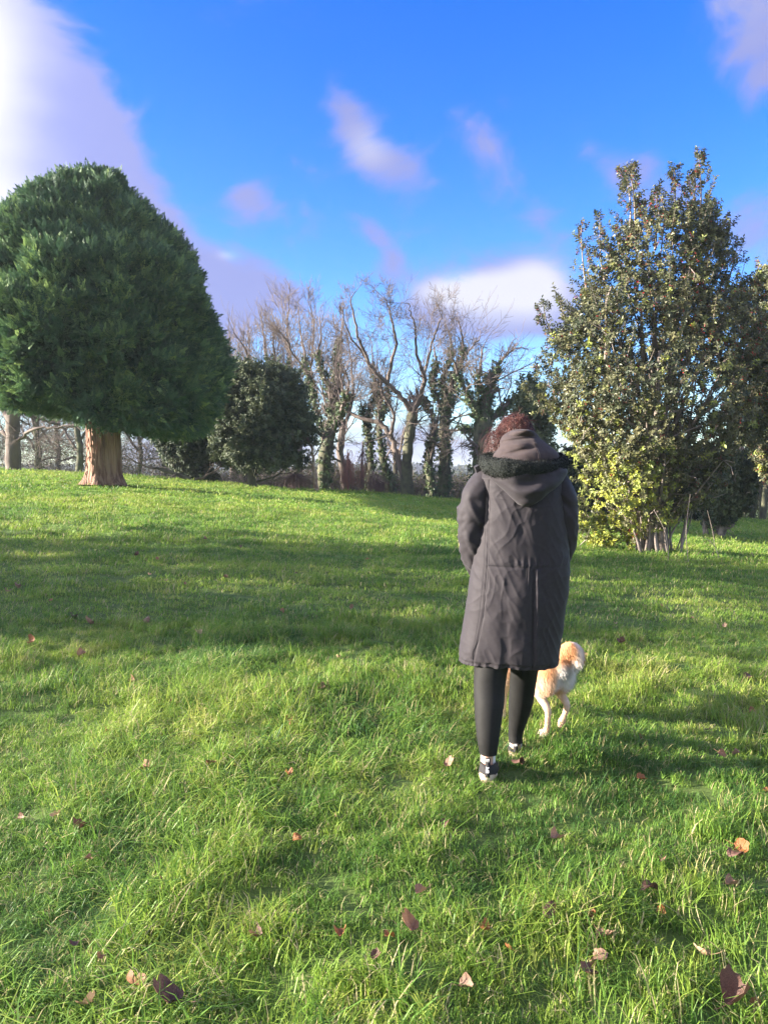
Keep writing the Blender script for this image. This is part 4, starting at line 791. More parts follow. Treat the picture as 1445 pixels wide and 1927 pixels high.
# ------------------------------------------------------------------ thin air haze
hz = MB(); hz.box((0, 430, 3.5), (620, 560, 14.0)); HZ = bpy.data.materials.new('air_haze'); HZ.use_nodes = True; t = HZ.node_tree; t.nodes.remove(t.nodes['Principled BSDF'])
pv = nd(t, 'ShaderNodeVolumePrincipled'); pv.inputs['Color'].default_value = (.80, .90, 1, 1); pv.inputs['Density'].default_value = .0006; pv.inputs['Anisotropy'].default_value = .2; wire(t, pv.outputs[0], t.nodes['Material Output'].inputs['Volume'])
ho = hz.build('haze', HZ, None, False); tag(ho, 'thin pale haze in the air over the park', None, None, 'stuff')
# ------------------------------------------------------------------ the walking person
def catm(P, k=4): return smooth_poly(P, k)
M_coat = pbr('dark_plum_coat_fabric', (.0195, .016, .020), .72, (.0245, .0205, .025), 60, detail=6, bump=.25, bscale=420, spec=.3, sheen=.08, bdist=.002)
M_coatseam = pbr('coat_seam', (.018, .016, .020), .8)
M_fleece = pbr('black_fleece', (.014, .017, .016), .95, (.020, .024, .021), 90, bump=1.0, bscale=160, sheen=.05, spec=.15, bdist=.01)
M_hoodie = pbr('brown_black_sweatshirt', (.042, .032, .033), .9, (.052, .040, .040), 40, bump=.25, bscale=500, sheen=.05, spec=.2, bdist=.002)
M_legging = pbr('black_leggings', (.009, .009, .009), .7, (.0125, .0125, .012), 50, bump=.15, bscale=600, spec=.25, bdist=.001)
M_skin = pbr('skin', (.50, .30, .22), .55, (.55, .34, .26), 12)
M_hair = pbr('auburn_hair', (.045, .016, .014), .45, (.13, .045, .034), 60, spec=.5, stretch=(1, 1, .3))
M_sock = pbr('white_sock', (.72, .70, .68), .9)
M_shoe = pbr('black_knit_shoe', (.022, .021, .021), .85, (.030, .028, .028), 80, bump=.4, bscale=500, bdist=.002)
M_sole = pbr('muddy_cream_sole', (.62, .50, .36), .8, (.45, .32, .20), 22)
M_print = pbr('white_lettering', (.80, .80, .78), .6)
M_eye = pbr('eye', (.05, .04, .04), .2); M_lip = pbr('lip', (.42, .16, .14), .5)
YP = 3.55
def eval_remesh(name, mb, voxel, smooth_it, mats, parent):
    me = mb.mesh(name, mats); o = bpy.data.objects.new(name, me); COL.objects.link(o)
    r = o.modifiers.new('r', 'REMESH'); r.mode = 'VOXEL'; r.voxel_size = voxel; r.use_smooth_shade = True
    s = o.modifiers.new('s', 'SMOOTH'); s.iterations = smooth_it; s.factor = .5
    dg = bpy.context.evaluated_depsgraph_get(); ev = o.evaluated_get(dg); nm = bpy.data.meshes.new_from_object(ev)
    o.modifiers.clear(); o.data = nm; bpy.data.meshes.remove(me)
    if not nm.materials:
        for m in (mats if isinstance(mats, list) else [mats]): nm.materials.append(m)
    nm.polygons.foreach_set('use_smooth', np.ones(len(nm.polygons), bool)); return adopt(o, parent)
def ball(mb, c, r, seg=14, rings=9):
    r = np.broadcast_to(np.asarray(r, float), (3,)); ph = np.linspace(.001, math.pi - .001, rings); th = np.linspace(0, 2 * math.pi, seg + 1)[:-1]; PH, TH = np.meshgrid(ph, th, indexing='ij')
    V = np.stack([c[0] + r[0] * np.sin(PH) * np.cos(TH), c[1] + r[1] * np.sin(PH) * np.sin(TH), c[2] + r[2] * np.cos(PH)], -1); n0 = mb.n
    mb.grid(V[::-1]); top = n0 + np.arange(seg); bot = n0 + (rings - 1) * seg + np.arange(seg)
    mb.add(np.zeros((0, 3)), None, [[top[0] * 0 + a - 0, b, c_] for a, b, c_ in zip([top[0]] * (seg - 2), top[2:], top[1:-1])] and None)
    mb.add([V[::-1][0].mean(0), V[::-1][-1].mean(0)]); c0 = mb.n - 2
    T = [[top[(i + 1) % seg], top[i], c0] for i in range(seg)] + [[bot[i], bot[(i + 1) % seg], c0 + 1] for i in range(seg)]
    mb.t.append(np.array(T)); mb.tm.append(np.zeros(len(T), np.int32))
def chain(mb, pts, sub=5):
    P = np.array([p[:3] for p in pts], float); R = np.array([p[3] for p in pts], float); Q = catm(P, sub); rr = catm(np.stack([R, R, R], 1), sub)[:, 0]
    mb.tube(Q, rr, 18, True); ball(mb, P[0], R[0]); ball(mb, P[-1], R[-1])
gpy = (gx(915, 3.42)[0], 3.5); root_p = np.array([at(972, 1300, YP)[0], YP, 0]); root_p[2] = gz(root_p[0], YP)
person = empty('person', root_p, 'person walking away in a long dark hooded coat and black leggings, head bowed', 'person')
def A(px, py, dy=0.0): return at(px, py, YP + dy)
def n4(p, r): return (p[0], p[1], p[2], r)
# body: one continuous figure
m = MB()
hipc = A(968, 1120); chain(m, [n4(A(968, 1130), .135), n4(A(972, 1060), .12), n4(A(975, 980), .13), n4(A(977, 915), .125), n4(A(977, 885), .075), n4(A(976, 860, .06), .055), n4(A(974, 835, .10), .06)])
chain(m, [n4(A(977, 895), .07), n4(A(930, 905), .06), n4(A(893, 950), .042), n4(A(885, 1010, .02), .030), n4(A(902, 1065, .10), .022), n4(A(915, 1078, .18), .02), n4(A(925, 1085, .2), .022)])
chain(m, [n4(A(977, 895), .07), n4(A(1025, 905), .06), n4(A(1062, 950), .042), n4(A(1062, 1005, .02), .030), n4(A(1048, 1060, .10), .022), n4(A(1036, 1075, .18), .02), n4(A(1026, 1085, .2), .022)])
YL, YR = 3.42, 3.74
legL = [n4(A(940, 1130), .085), n4(at(930, 1215, 3.50), .072), n4(at(922, 1300, 3.47), .052), n4(at(921, 1350, 3.44), .05), n4(at(918, 1410, YL), .030), n4(at(917, 1440, YL), .028)]
legR = [n4(A(996, 1130), .085), n4(at(990, 1205, 3.60), .07), n4(at(983, 1280, 3.66), .052), n4(at(979, 1330, 3.70), .048), n4(at(971, 1380, YR), .030), n4(at(970, 1405, YR), .028)]
chain(m, legL); chain(m, legR)
hc = A(971, 826, .13); ball(m, hc, (.072, .092, .098)); ball(m, hc + np.array([0, .045, -.05]), (.052, .06, .06)); ball(m, hc + np.array([0, .115, -.035]), (.013, .022, .02))
for s in (-1, 1): ball(m, hc + np.array([s * .074, .015, -.01]), (.010, .02, .028))
eval_remesh('body', m, .011, 4, M_skin, person)
for s in (-1, 1):
    m = MB(); ball(m, hc + np.array([s * .03, .088, .0]), (.012, .010, .009)); m.build('eye', M_eye, person)
m = MB(); ball(m, hc + np.array([0, .100, -.075]), (.024, .010, .008)); m.build('mouth', M_lip, person)
# leggings
def leg_loft(mb, rows):
    """rows: (px left, px right, py, Y, depth radius)"""
    seg = 40; a = np.linspace(0, 2 * math.pi, seg + 1)[:-1]; K = np.array(rows, float); K = catm(K[:, :3], 6), catm(np.stack([K[:, 3], K[:, 4], K[:, 3]], 1), 6); out = []
    for (l, r, py), (Y, dr, _) in zip(*K):
        pl, prr = at(l, py, Y), at(r, py, Y); c = (pl + prr) / 2; hw = (prr[0] - pl[0]) / 2
        zz = c[2]; wr = 1 + .018 * np.sin(zz * 300 + 3 * np.sin(a)) * max(0, 1 - abs(zz - mb.ankz) / .09) + .012 * vnoise(np.cos(a) * 2, np.sin(a) * 2, zz * 18, 3)
        out.append(np.stack([c[0] + hw * wr * np.cos(a), c[1] + dr * wr * np.sin(a) , np.full(seg, zz)], -1))
    mb.grid(np.array(out)[::-1])
m = MB(); m.ankz = at(917, 1400, YL)[2]
leg_loft(m, [(893, 968, 1165, 3.52, .09), (893, 962, 1210, 3.51, .085), (892, 957, 1250, 3.50, .08), (891, 950, 1290, 3.48, .066), (892, 948, 1325, 3.46, .068), (894, 943, 1360, 3.44, .058), (898, 938, 1395, 3.42, .045), (902, 935, 1418, 3.42, .040)])
m.ankz = at(970, 1380, YR)[2]
leg_loft(m, [(955, 1040, 1165, 3.58, .09), (958, 1025, 1210, 3.60, .085), (960, 1014, 1250, 3.62, .08), (959, 1008, 1285, 3.65, .064), (957, 1003, 1320, 3.69, .064), (957, 994, 1350, 3.72, .052), (956, 984, 1378, YR, .04), (957, 983, 1396, YR, .038)])
m.build('leggings', M_legging, person)
# shoes
def shoe(px, py_ankle, py_base, Y, wpx, yaw, full):
    base = at(px, py_base, Y); base[2] = max(base[2], gz(base[0], base[1]) + .0); ank = at(px, py_ankle, Y + .01); sc = Y / 3.42; hw = wpx / 2 / FPX * Y
    cy_, sy_ = math.cos(yaw), math.sin(yaw)
    def spin(mb_):
        for v in mb_.v:
            dx_, dy_ = v[:, 0] - base[0], v[:, 1] - base[1]; v[:, 0] = base[0] + dx_ * cy_ - dy_ * sy_; v[:, 1] = base[1] + dx_ * sy_ + dy_ * cy_
        return mb_
    o_up = MB(); seg = 32; a = np.linspace(0, 2 * math.pi, seg + 1)[:-1]; H = ank[2] - base[2]; rows = []
    for f in np.linspace(0, 1, 14):
        w = hw * (1.04 - .34 * f); ln = (.125 * (1 - f) ** .8 + .045) ; cy = base[1] + .10 * (1 - f) ** 1.1 - .0
        rows.append(np.stack([base[0] + (px and 0) + w * np.sign(np.cos(a)) * np.abs(np.cos(a)) ** .85 + (ank[0] - base[0]) * f, cy + ln * np.sin(a), base[2] + .028 - .045 * (1 - f) * (np.sin(a) + 1) * .5 + (H - .028) * f * (1 + .12 * np.where(np.sin(a) > 0, -np.sin(a), -np.sin(a) * .0)) + 0 * a], -1))
    o_up.grid(np.array(rows)); up = spin(o_up).build('shoe', M_shoe, person)
    sl = MB(); rows = []
    for f, k in ((0, .84), (.2, .97), (.6, 1.02), (.9, .99), (1, .93)):
        rows.append(np.stack([base[0] + hw * (1.0 - .12 * (np.sin(a) > -.3)) * k * np.sign(np.cos(a)) * np.abs(np.cos(a)) ** .8, base[1] + .10 + .172 * k * np.sin(a), base[2] - .012 + (.058 if full else .030) * f * np.where(np.sin(a) > -.2, .35, 1) - .05 * (np.sin(a) + 1) * .5 + .0 * a], -1))
    cen = [np.repeat(rows[0].mean(0)[None], seg, 0)] + rows + [np.repeat(rows[-1].mean(0)[None], seg, 0)]
    sl.grid(np.array(cen)); so = spin(sl).build('sole', M_sole, up, True)
    so.matrix_parent_inverse = Matrix.Identity(4); so.matrix_parent_inverse = Matrix.Translation(-Vector(person.location)) @ Matrix.Identity(4) if False else Matrix.Identity(4)
    sk = MB(); rows = []
    for f in np.linspace(0, 1, 6):
        rows.append(np.stack([ank[0] + hw * .74 * np.cos(a), ank[1] + .006 + .036 * np.sin(a), ank[2] - .03 + f * .065 + 0 * a], -1))
    sk.grid(np.array(rows)); spin(sk).build('sock', M_sock, person)
    # heel tab with the word
    tb = MB(); wt = .0110; rows = []
    for f in np.linspace(0, 1, 10):
        yb = base[1] + .10 * (1 - f) ** 1.1 - (.125 * (1 - f) ** .8 + .045) - .0025; z = base[2] + .028 + (H - .028) * f; x = base[0] + (ank[0] - base[0]) * f
        if f == 1: z += .034
        rows.append([[x + .004 - wt, yb + .002, z], [x + .004 - wt, yb - .002, z], [x + .004 + wt, yb - .002, z], [x + .004 + wt, yb + .002, z]])
    tb.grid(np.array(rows, float)); tbo = spin(tb).build('heel_tab', M_shoe, up)
    tbo.matrix_parent_inverse = Matrix.Identity(4)
    cu = bpy.data.curves.new('text', 'FONT'); cu.body = 'SPORTS'; cu.size = .0185; cu.extrude = .0006; cu.align_x = 'LEFT'; cu.align_y = 'CENTER'; cu.offset = .0006
    to = bpy.data.objects.new('text', cu); COL.objects.link(to); dg = bpy.context.evaluated_depsgraph_get(); me = bpy.data.meshes.new_from_object(to.evaluated_get(dg)); bpy.data.objects.remove(to)
    me.materials.clear(); me.materials.append(M_print)
    zs = [v.co.x for v in me.vertices]; Lx = max(zs); L0 = base[2] + .050; L1 = ank[2] + .032
    for v in me.vertices:
        u, w, d = v.co.x / Lx, v.co.y, v.co.z; z = L0 + (L1 - L0) * u; f = min(max((z - base[2] - .028) / (H - .028), 0), 1)
        yb = base[1] + .10 * (1 - f) ** 1.1 - (.125 * (1 - f) ** .8 + .045) - .0085; x = base[0] + (ank[0] - base[0]) * f + .004
        dx_, dy_ = x - w - base[0], yb - d - base[1]; v.co = (base[0] + dx_ * cy_ - dy_ * sy_, base[1] + dx_ * sy_ + dy_ * cy_, z)
    lo = bpy.data.objects.new('lettering', me); COL.objects.link(lo); lo.parent = up; lo.matrix_parent_inverse = Matrix.Identity(4)
    return up
sh1 = shoe(917, 1432, 1463, YL, 38, -.20, True); sh2 = shoe(969, 1404, 1424, YR, 32, -.22, False)

# coat body
seg = 320; aa = np.linspace(0, 2 * math.pi, seg + 1)[:-1]
coat_t = np.array([  # py, left px, right px, depth half (m), y shift, squareness
    (866, 940, 1018, .060, .05), (874, 918, 1040, .085, .03), (884, 903, 1053, .108, .015), (900, 898, 1060, .128, 0), (930, 904, 1058, .150, 0), (960, 904, 1060, .160, 0), (1000, 897, 1066, .160, 0), (1050, 889, 1069, .162, 0),
    (1085, 885, 1068, .166, 0), (1130, 880, 1064, .168, 0), (1180, 873, 1058, .172, .01), (1220, 866, 1052, .176, .015), (1243, 863, 1050, .176, .02)], float)
nr = 300; pys = np.linspace(866, 1243, nr); cl, cr_, cd, cs = [np.interp(pys, coat_t[:, 0], coat_t[:, i]) for i in (1, 2, 3, 4)]
rows = []
xw = A(911, 1062)[0]
for k in range(nr):
    py = pys[k]; pl, prr = A(cl[k], py), A(cr_[k], py); c = (pl + prr) / 2; hw = (prr[0] - pl[0]) / 2; e = .92
    cx = np.sign(np.cos(aa)) * np.abs(np.cos(aa)) ** e; sy = np.sign(np.sin(aa)) * np.abs(np.sin(aa)) ** .9
    z = c[2]; X = c[0] + hw * cx; Y = YP + cs[k] + cd[k] * sy
    back = np.clip(-sy, 0, 1)
    f = (py - 866) / (1243 - 866)
    # diagonal strain folds off the shoulders, long soft vertical folds in the skirt, crease at the waist seam
    d = .005 * fbm((X + .35 * z) * 9, z * 5, 0, 301, 3) + .008 * fbm(X * 13, z * 2.2, 1, 302, 2) * (.4 + .6 * f)
    d += .0018 * (1 - np.abs(vnoise(X * 30 + z * 14, z * 9 - X * 7, 2, 303)) * 2)
    wx_ = X * 9 + .5 * vnoise(X * 7, z * 7, 0, 311); wz_ = z * 6 + .5 * vnoise(X * 6 + 9, z * 6, 0, 312)
    rdg = lambda v, p: (1 - np.abs(v)) ** p
    d += .0023 * (rdg(vnoise(wx_ + wz_ * .9, wz_ * .8 - wx_ * .3, 1, 313), 4) - .25) * (.45 + .55 * sstep(.35, .5, f) * (1 - sstep(.62, .8, f)) + .35 * (1 - sstep(.1, .3, f)))
    d += .0022 * (rdg(vnoise(wx_ * 2.7 - wz_ * 1.2, wz_ * 2.2, 4, 314), 3) - .3)
    dseam = .0022 * np.exp(-((py - 1061) / 2.2) ** 2) * (X > A(908, 1062)[0]) * (X < A(1056, 1062)[0])
    pxx = 722.5 + X / YP * FPX; sidel = np.interp(py, [900, 1061, 1150, 1245], [916, 911, 904, 886]); dside = .004 * np.exp(-((pxx - sidel) / 1.3) ** 2) * (f > .1)
    vent = (py > 1064) * (.010 * np.exp(-((pxx - 993) / 2.2) ** 2) - .006 * np.exp(-((pxx - 999) / 3.5) ** 2)); yoke = .0022 * np.exp(-((pxx - 944) / 1.2) ** 2)*0
    puck = .004 * np.exp(-((py - 1054) / 9) ** 2) * np.sin(pxx * .55) * np.clip((pxx - 950) / 30, 0, 1) * np.clip((1030 - pxx) / 20, 0, 1)
    hem = .006 * fbm(X * 55, Y * 55, z * 20, 305, 2) * sstep(.965, .99, f) + .006 * sstep(.975, .985, f) * -1
    dd = d - (dseam + dside + vent) * back + puck * back + hem
    nx, ny = cx * .8, sy
    zz = z + .012 * sstep(.9, 1, f) * np.sin((pxx - 880) / 40) - sstep(.85, 1, f) * .014 * np.clip(1 - ((pxx - 965) / 100) ** 2, 0, 1) + .004 * sstep(.96, 1, f) * vnoise(X * 40, Y * 10, 0, 306)
    rows.append(np.stack([X + nx * dd, Y + ny * dd, zz + 0 * X], -1))
# turned-up hem inside
last = rows[-1]; cc = last.mean(0); rows.append(cc + (last - cc) * .965 + [0, 0, .004]); rows.append(cc + (last - cc) * .955 + [0, 0, .10])
first = rows[0]; cc0 = first.mean(0); rows.insert(0, cc0 + (first - cc0) * .5 + [0, 0, .015])
m = MB(); m.grid(np.array(rows)[::-1]); coat = m.build('coat', M_coat, person)
def on_back(px, py, off=.003):
    """point on the coat's back at a picture position"""
    f = np.interp(py, pys, np.arange(nr)); k = int(f); pl, prr = A(cl[k], py), A(cr_[k], py); hw = (prr[0] - pl[0]) / 2; c = (pl[0] + prr[0]) / 2; x = A(px, py)[0]
    u = min(abs((x - c) / hw), .99) ** (1 / .92); s_ = math.sqrt(1 - u * u) ** .9; Y = YP + cs[k] - cd[k] * s_
    return np.array([(px - 722.5) / FPX * Y * 1.0 + 0, Y - off, at(px, py, Y)[2]])
def seam(name, pl, r, mat_=M_coatseam, off=.001):
    q = catm([on_back(a, b, off) for a, b in pl], 5); m = MB(); m.tube(q, r, 5); s_ = m.build(name, mat_, coat); s_.matrix_parent_inverse = Matrix.Identity(4); return s_
seam('waist_seam', [(911, 1062), (940, 1061.5), (975, 1061), (1010, 1061), (1050, 1061)], .0007)
seam('side_seam', [(911, 1062), (908, 1100), (903, 1150), (895, 1200), (887, 1240)], .0011); seam('side_seam', [(916, 935), (913, 1000), (911, 1062)], .0009)
seam('back_vent', [(992.5, 1064), (991.5, 1090), (991.5, 1130), (992, 1180), (993, 1240)], .0016)
seam('vent_edge', [(996, 1066), (995.5, 1080), (995.2, 1100), (994.5, 1120), (994, 1145)], .0022, M_coat, .004)
# sleeves
def sleeve(side, pts, seed):
    P = np.array([A(p[0], p[1], p[2]) for p in pts]); R = np.array([p[3] for p in pts]) / 407.; Q = catm(P, 12); rr = catm(np.stack([R, R, R], 1), 12)[:, 0]; n = len(Q); sg = 44; a = np.linspace(0, 2 * math.pi, sg + 1)[:-1]
    tg = np.gradient(Q, axis=0); tg /= np.linalg.norm(tg, axis=1)[:, None]; u = np.cross(np.array([[0, 1., 0]]), tg); u /= np.linalg.norm(u, axis=1)[:, None]; w = np.cross(tg, u)
    s_ = np.cumsum(np.r_[0, np.linalg.norm(np.diff(Q, axis=0), axis=1)]); AA, SS = np.meshgrid(a, s_)
    d = .009 * (1 - np.abs(vnoise(SS * 17 + np.cos(AA) * 1.3, np.sin(AA) * 1.1, np.cos(AA), seed)) * 2) * sstep(.05, .2, SS) + .006 * fbm(SS * 30 + AA * side, AA, 0, seed + 3, 2)
    r = rr[:, None] * (1 + 0 * AA) + d
    V = Q[:, None] + u[:, None] * (np.cos(AA) * r)[..., None] + w[:, None] * (np.sin(AA) * r * 1.1)[..., None]
    V = np.concatenate([Q[0][None, None] + 0 * V[:1], V, Q[-1][None, None] + 0 * V[:1]]); m = MB(); m.grid(V); return m.build('sleeve', M_coat, person)
sleeve(-1, [(930, 896, .0, 17), (913, 906, 0, 24), (896, 935, -.01, 27), (889, 975, -.01, 27.5), (888, 1005, 0, 27), (892, 1040, .03, 24), (900, 1072, .09, 20), (912, 1088, .17, 17)], 320)
sleeve(1, [(1020, 892, .0, 17), (1040, 902, 0, 25), (1054, 930, -.01, 27), (1058, 970, -.01, 26.5), (1058, 1005, 0, 24.5), (1054, 1035, .03, 22), (1046, 1068, .09, 19), (1035, 1085, .17, 17)], 330)
m = MB(); fl = [at(893, 880, YP), at(907, 871, YP), at(914, 877, YP), at(897, 893, YP)]
m.add([p + np.array([0, -.02, 0]) for p in fl] + [p + np.array([0, .05, .006]) for p in fl], [[0, 1, 2, 3], [7, 6, 5, 4], [0, 4, 5, 1], [1, 5, 6, 2], [2, 6, 7, 3], [3, 7, 4, 0]]); m.build('shoulder_flap', M_coatseam, person, False)
# the big hood lying on the back
def loops(tab, n=90, seed=0, amp=.004, fr=9, back_pow=.8):
    """tab rows: cx px, half px, py back, py front, depth back, depth front ; closed loops round the neck"""
    a = np.linspace(0, 2 * math.pi, n + 1)[:-1]; T_ = np.array(tab, float); T_ = np.concatenate([catm(T_[:, :3], 7), catm(T_[:, 3:6], 7)], 1); out = []
    for cx, hp_, pb, pf, db, df in T_:
        s = np.sin(a); k = np.where(s > 0, np.abs(s) ** back_pow, 0); x0 = A(cx, pb)[0]; hw = hp_ / 407.
        zb, zf = A(cx, pb)[2], A(cx, pf)[2]; zz = zf + (zb - zf) * (.5 + .5 * s); yy = YP - np.where(s > 0, db * np.abs(s) ** .9, -df * np.abs(s) ** .9)
        X = x0 + hw * np.cos(a); r = amp * fbm(X * fr + zz * 6, zz * fr * 1.4, seed, 400 + seed, 3) * 2
        out.append(np.stack([X + r * np.cos(a), yy - r * s, zz + 0 * a], -1))
    return np.array(out)
L = loops([(984, 70, 878, 858, .165, .0), (984, 78, 888, 866, .205, .0), (985, 76, 905, 874, .222, .0), (986, 66, 922, 880, .225, .0), (985, 46, 938, 890, .212, -.02), (984, 25, 947, 900, .190, -.05), (984, 8, 946, 905, .170, -.08)], seed=1, amp=.010, fr=8)
# a V point low on the left and a slack fold across the middle
px_ = 722.5 + L[..., 0] / YP * FPX; L[..., 2] -= .022 * np.exp(-((px_ - 962) / 16) ** 2) * np.linspace(0, 1, len(L))[:, None]
yq = np.linspace(0, 1, len(L))[:, None]; L[..., 1] += .022 * np.exp(-(((px_ - 985) / 20) ** 2 + ((yq - .33) / .10) ** 2)); L[..., 1] -= .016 * np.exp(-(((px_ - 985) / 26) ** 2 + ((yq - .50) / .07) ** 2))
m = MB(); m.grid(L); hood = m.build('hood', M_coat, person); so = hood.modifiers.new('t', 'SOLIDIFY'); so.thickness = .004
hood_rim = L[2]
# fleece roll along the hood's opening
def fleece_ring():
    n = 160; a = np.linspace(0, 2 * math.pi, n + 1)[:-1]; s, c = np.sin(a), np.cos(a); px = 984 + 74 * c; left = np.clip(-c, 0, 1); k = np.clip(s, 0, 1)
    pyc = np.where(s > 0, 866 + 17 * np.abs(s) ** .7 - 3 * left * 0, 866 - 4 * np.abs(s)); Yc = YP - np.where(s > 0, .195 * np.abs(s) ** .9, -.02 * np.abs(s))
    P = np.array([at(x, y, yy) for x, y, yy in zip(px, pyc, Yc)]); R = .024 + .010 * left * k + .003 * np.sin(a * 7); Rz = .026 + .006 * k + .022 * left * k
    sg = 36; b = np.linspace(0, 2 * math.pi, sg + 1)[:-1]; tg = np.gradient(P, axis=0); tg[0] = P[1] - P[-1]; tg[-1] = P[0] - P[-2]; tg[:, 2] *= .3; tg /= np.linalg.norm(tg, axis=1)[:, None]; u = np.cross(tg, np.array([[0, 0, 1.]])); u /= np.linalg.norm(u, axis=1)[:, None]; w = np.array([[0, 0, 1.]])
    V = P[:, None] + u[:, None] * (np.cos(b)[None] * R[:, None])[..., None] + w[None] * (np.sin(b)[None] * Rz[:, None])[..., None]
    d = .0045 * fbm(V[..., 0] * 60, V[..., 1] * 60, V[..., 2] * 60, 410, 2) + .004 * vnoise(V[..., 0] * 20, V[..., 1] * 20, V[..., 2] * 20, 411)
    V += ((V - P[:, None]) / (np.linalg.norm(V - P[:, None], axis=-1)[..., None])) * d[..., None]; return V
V = fleece_ring(); m = MB(); m.grid(V, closed_v=True); fl_o = m.build('fleece_lining', M_fleece, person)
def fuzz(V, n, L, seed, name, mat_, par, w=.0012):
    rng = np.random.default_rng(seed); P = V.reshape(-1, 3); cen = V.mean(1, keepdims=True); Nn = (V - cen); Nn = Nn / np.linalg.norm(Nn, axis=-1)[..., None]; Nn = Nn.reshape(-1, 3); i = rng.integers(0, len(P), n)
    p = P[i] + rng.normal(0, .003, (n, 3)); d = Nn[i] + rng.normal(0, .7, (n, 3)); d /= np.linalg.norm(d, axis=1)[:, None]; s = np.cross(d, rng.normal(0, 1, (n, 3))); s /= np.linalg.norm(s, axis=1)[:, None]
    q = p + d * L * rng.uniform(.5, 1.2, (n, 1)); VV_ = np.stack([p - s * w, p + s * w, q], 1).reshape(-1, 3); m = MB(); m.add(VV_, None, np.arange(3 * n).reshape(-1, 3)); o = m.build(name, mat_, par); o['kind'] = 'stuff'; return o
fuzz(V, 16000, .009, 5, 'fleece_pile', M_fleece, person)
# inner fleece bowl between roll and neck
L3 = loops([(984, 68, 868, 858, .16, .0), (980, 58, 864, 856, .13, .02), (976, 42, 866, 858, .09, .03), (974, 26, 872, 864, .06, .04)], seed=3, amp=.006, fr=20); m = MB(); m.grid(L3); m.build('fleece_inside', M_fleece, person)
# sweatshirt hood
L2 = loops([(985, 61, 876, 866, .155, .03), (987, 62, 866, 860, .160, .03), (988, 60, 856, 852, .155, .02), (987, 54, 846, 845, .138, -.0), (984, 46, 836, 838, .118, -.03), (980, 40, 827, 831, .098, -.05), (979, 33, 818, 824, .072, -.08), (980, 26, 811, 818, .045, -.11), (981, 20, 808, 814, .022, -.12)], seed=2, amp=.004, fr=10, n=180)
px_ = 722.5 + L2[..., 0] / (YP - .13) * FPX * .97; q = np.linspace(0, 1, len(L2))[:, None]; bk = (L2[..., 1] < YP + .02)
def crease(cx, cq, wx, wq, amt, slope=0): return amt * np.exp(-(((px_ - cx) / wx) ** 2 + ((q - cq - slope * (px_ - cx)) / wq) ** 2))
dy = crease(968, .60, 34, .035, .012, .0015) + crease(965, .30, 26, .05, .018, .003) - crease(960, .46, 34, .06, .010, .001) - crease(1000, .5, 8, .2, .010) + crease(1030, .62, 22, .04, .012, -.004) + crease(1015, .85, 14, .04, .008) - crease(975, .76, 26, .05, .007)
L2[..., 1] += dy * bk; m = MB(); m.grid(L2); hh = m.build('sweatshirt_hood', M_hoodie, person)
cs_ = []
for k in range(len(L2)):
    tgt = np.interp(k / (len(L2) - 1), [0, .25, .5, .72, 1], [1004, 1002, 998, 990, 984]); j = np.argmin(np.abs(px_[k] - tgt) + 100 * (L2[k, :, 1] > YP - .0)); cs_.append(L2[k, j] + np.array([0, -.002, 0]))
for off in (-.004, .003):
    m = MB(); m.tube(np.array(cs_[2:-3]) + np.array([off, 0, 0]), .0012, 5); s_ = m.build('hood_seam', M_coatseam if off > 0 else M_hoodie, hh); s_.matrix_parent_inverse = Matrix.Identity(4)
# hair: scalp cap and wind-blown strands
m = MB(); ball(m, hc + np.array([-.006, -.012, .012]), (.082, .098, .094), 40, 26); v_ = m.v[0]; v_ += (v_ - hc) * (.07 * fbm(v_[:, 0] * 30, v_[:, 1] * 30, v_[:, 2] * 18, 420, 2))[:, None]; m.build('hair', M_hair, person)
rg2 = np.random.default_rng(77); m = MB()
def strand(p, d, L, curl, w, n=9, drop=.5, pull=(-1, 0, 0)):
    P = [p]; ph = rg2.uniform(0, 6.28); ax = perp(nrm(d), rg2); ax2 = np.cross(nrm(d), ax)
    for i in range(n):
        d = nrm(d + np.array([0, 0, -drop]) * (i / n) * .55 + np.array(pull) * .10 + (ax * math.cos(ph + i * 1.1) + ax2 * math.sin(ph + i * 1.1)) * curl); P.append(P[-1] + d * L / n)
    m.tube(P, np.linspace(w, w * .3, n + 1), 3, False)
hcc = hc + np.array([-.006, -.010, .010])
EL = np.array([.082, .098, .094])
def hug(p0, d, L, n, w, out0, out1, curl):
    u = (p0 - hcc) / EL; P = []; p = p0.copy(); ph = rg2.uniform(0, 6.28); fr_ = rg2.uniform(.6, 1.5)
    for i in range(n + 1):
        u = (p - hcc) / EL; r = np.linalg.norm(u); u = u / r; q = hcc + u * EL * (out0 + (out1 - out0) * i / n + .025 * math.sin(ph + i * fr_)); P.append(q)
        side = np.cross(nrm(u), nrm(d)); d = nrm(d + side * curl * math.sin(ph + i * fr_) + np.array([0, 0, -.16])); p = q + d * L / n
    m.tube(P, np.linspace(w, w * .35, n + 1), 3, False)
for k in range(3000):
    u = nrm(np.array([rg2.normal(0, 1), rg2.normal(-.25, .9), rg2.normal(.55, .6)])); p = hcc + u * EL
    part = np.array([.25 * math.sin(k % 37), -.3, 0]); t_ = nrm(np.cross(u, np.array([.15, 1, .2]) + rg2.normal(0, .55, 3)) * (1 if u[0] > .1 else -1) + part * .4)
    hug(p, t_, rg2.uniform(.06, .15), 9, rg2.choice([.0008, .0011, .0015]), rg2.uniform(1.0, 1.05), rg2.uniform(1.0, 1.14), rg2.uniform(.05, .35))
for k in range(220):
    u = nrm(np.array([rg2.normal(-.2, 1), rg2.normal(-.25, .8), rg2.normal(.6, .6)])); hug(hcc + u * EL, nrm(np.cross(u, rg2.normal(0, 1, 3))), rg2.uniform(.05, .10), 9, .0008, 1.05, rg2.uniform(1.12, 1.32), .5)
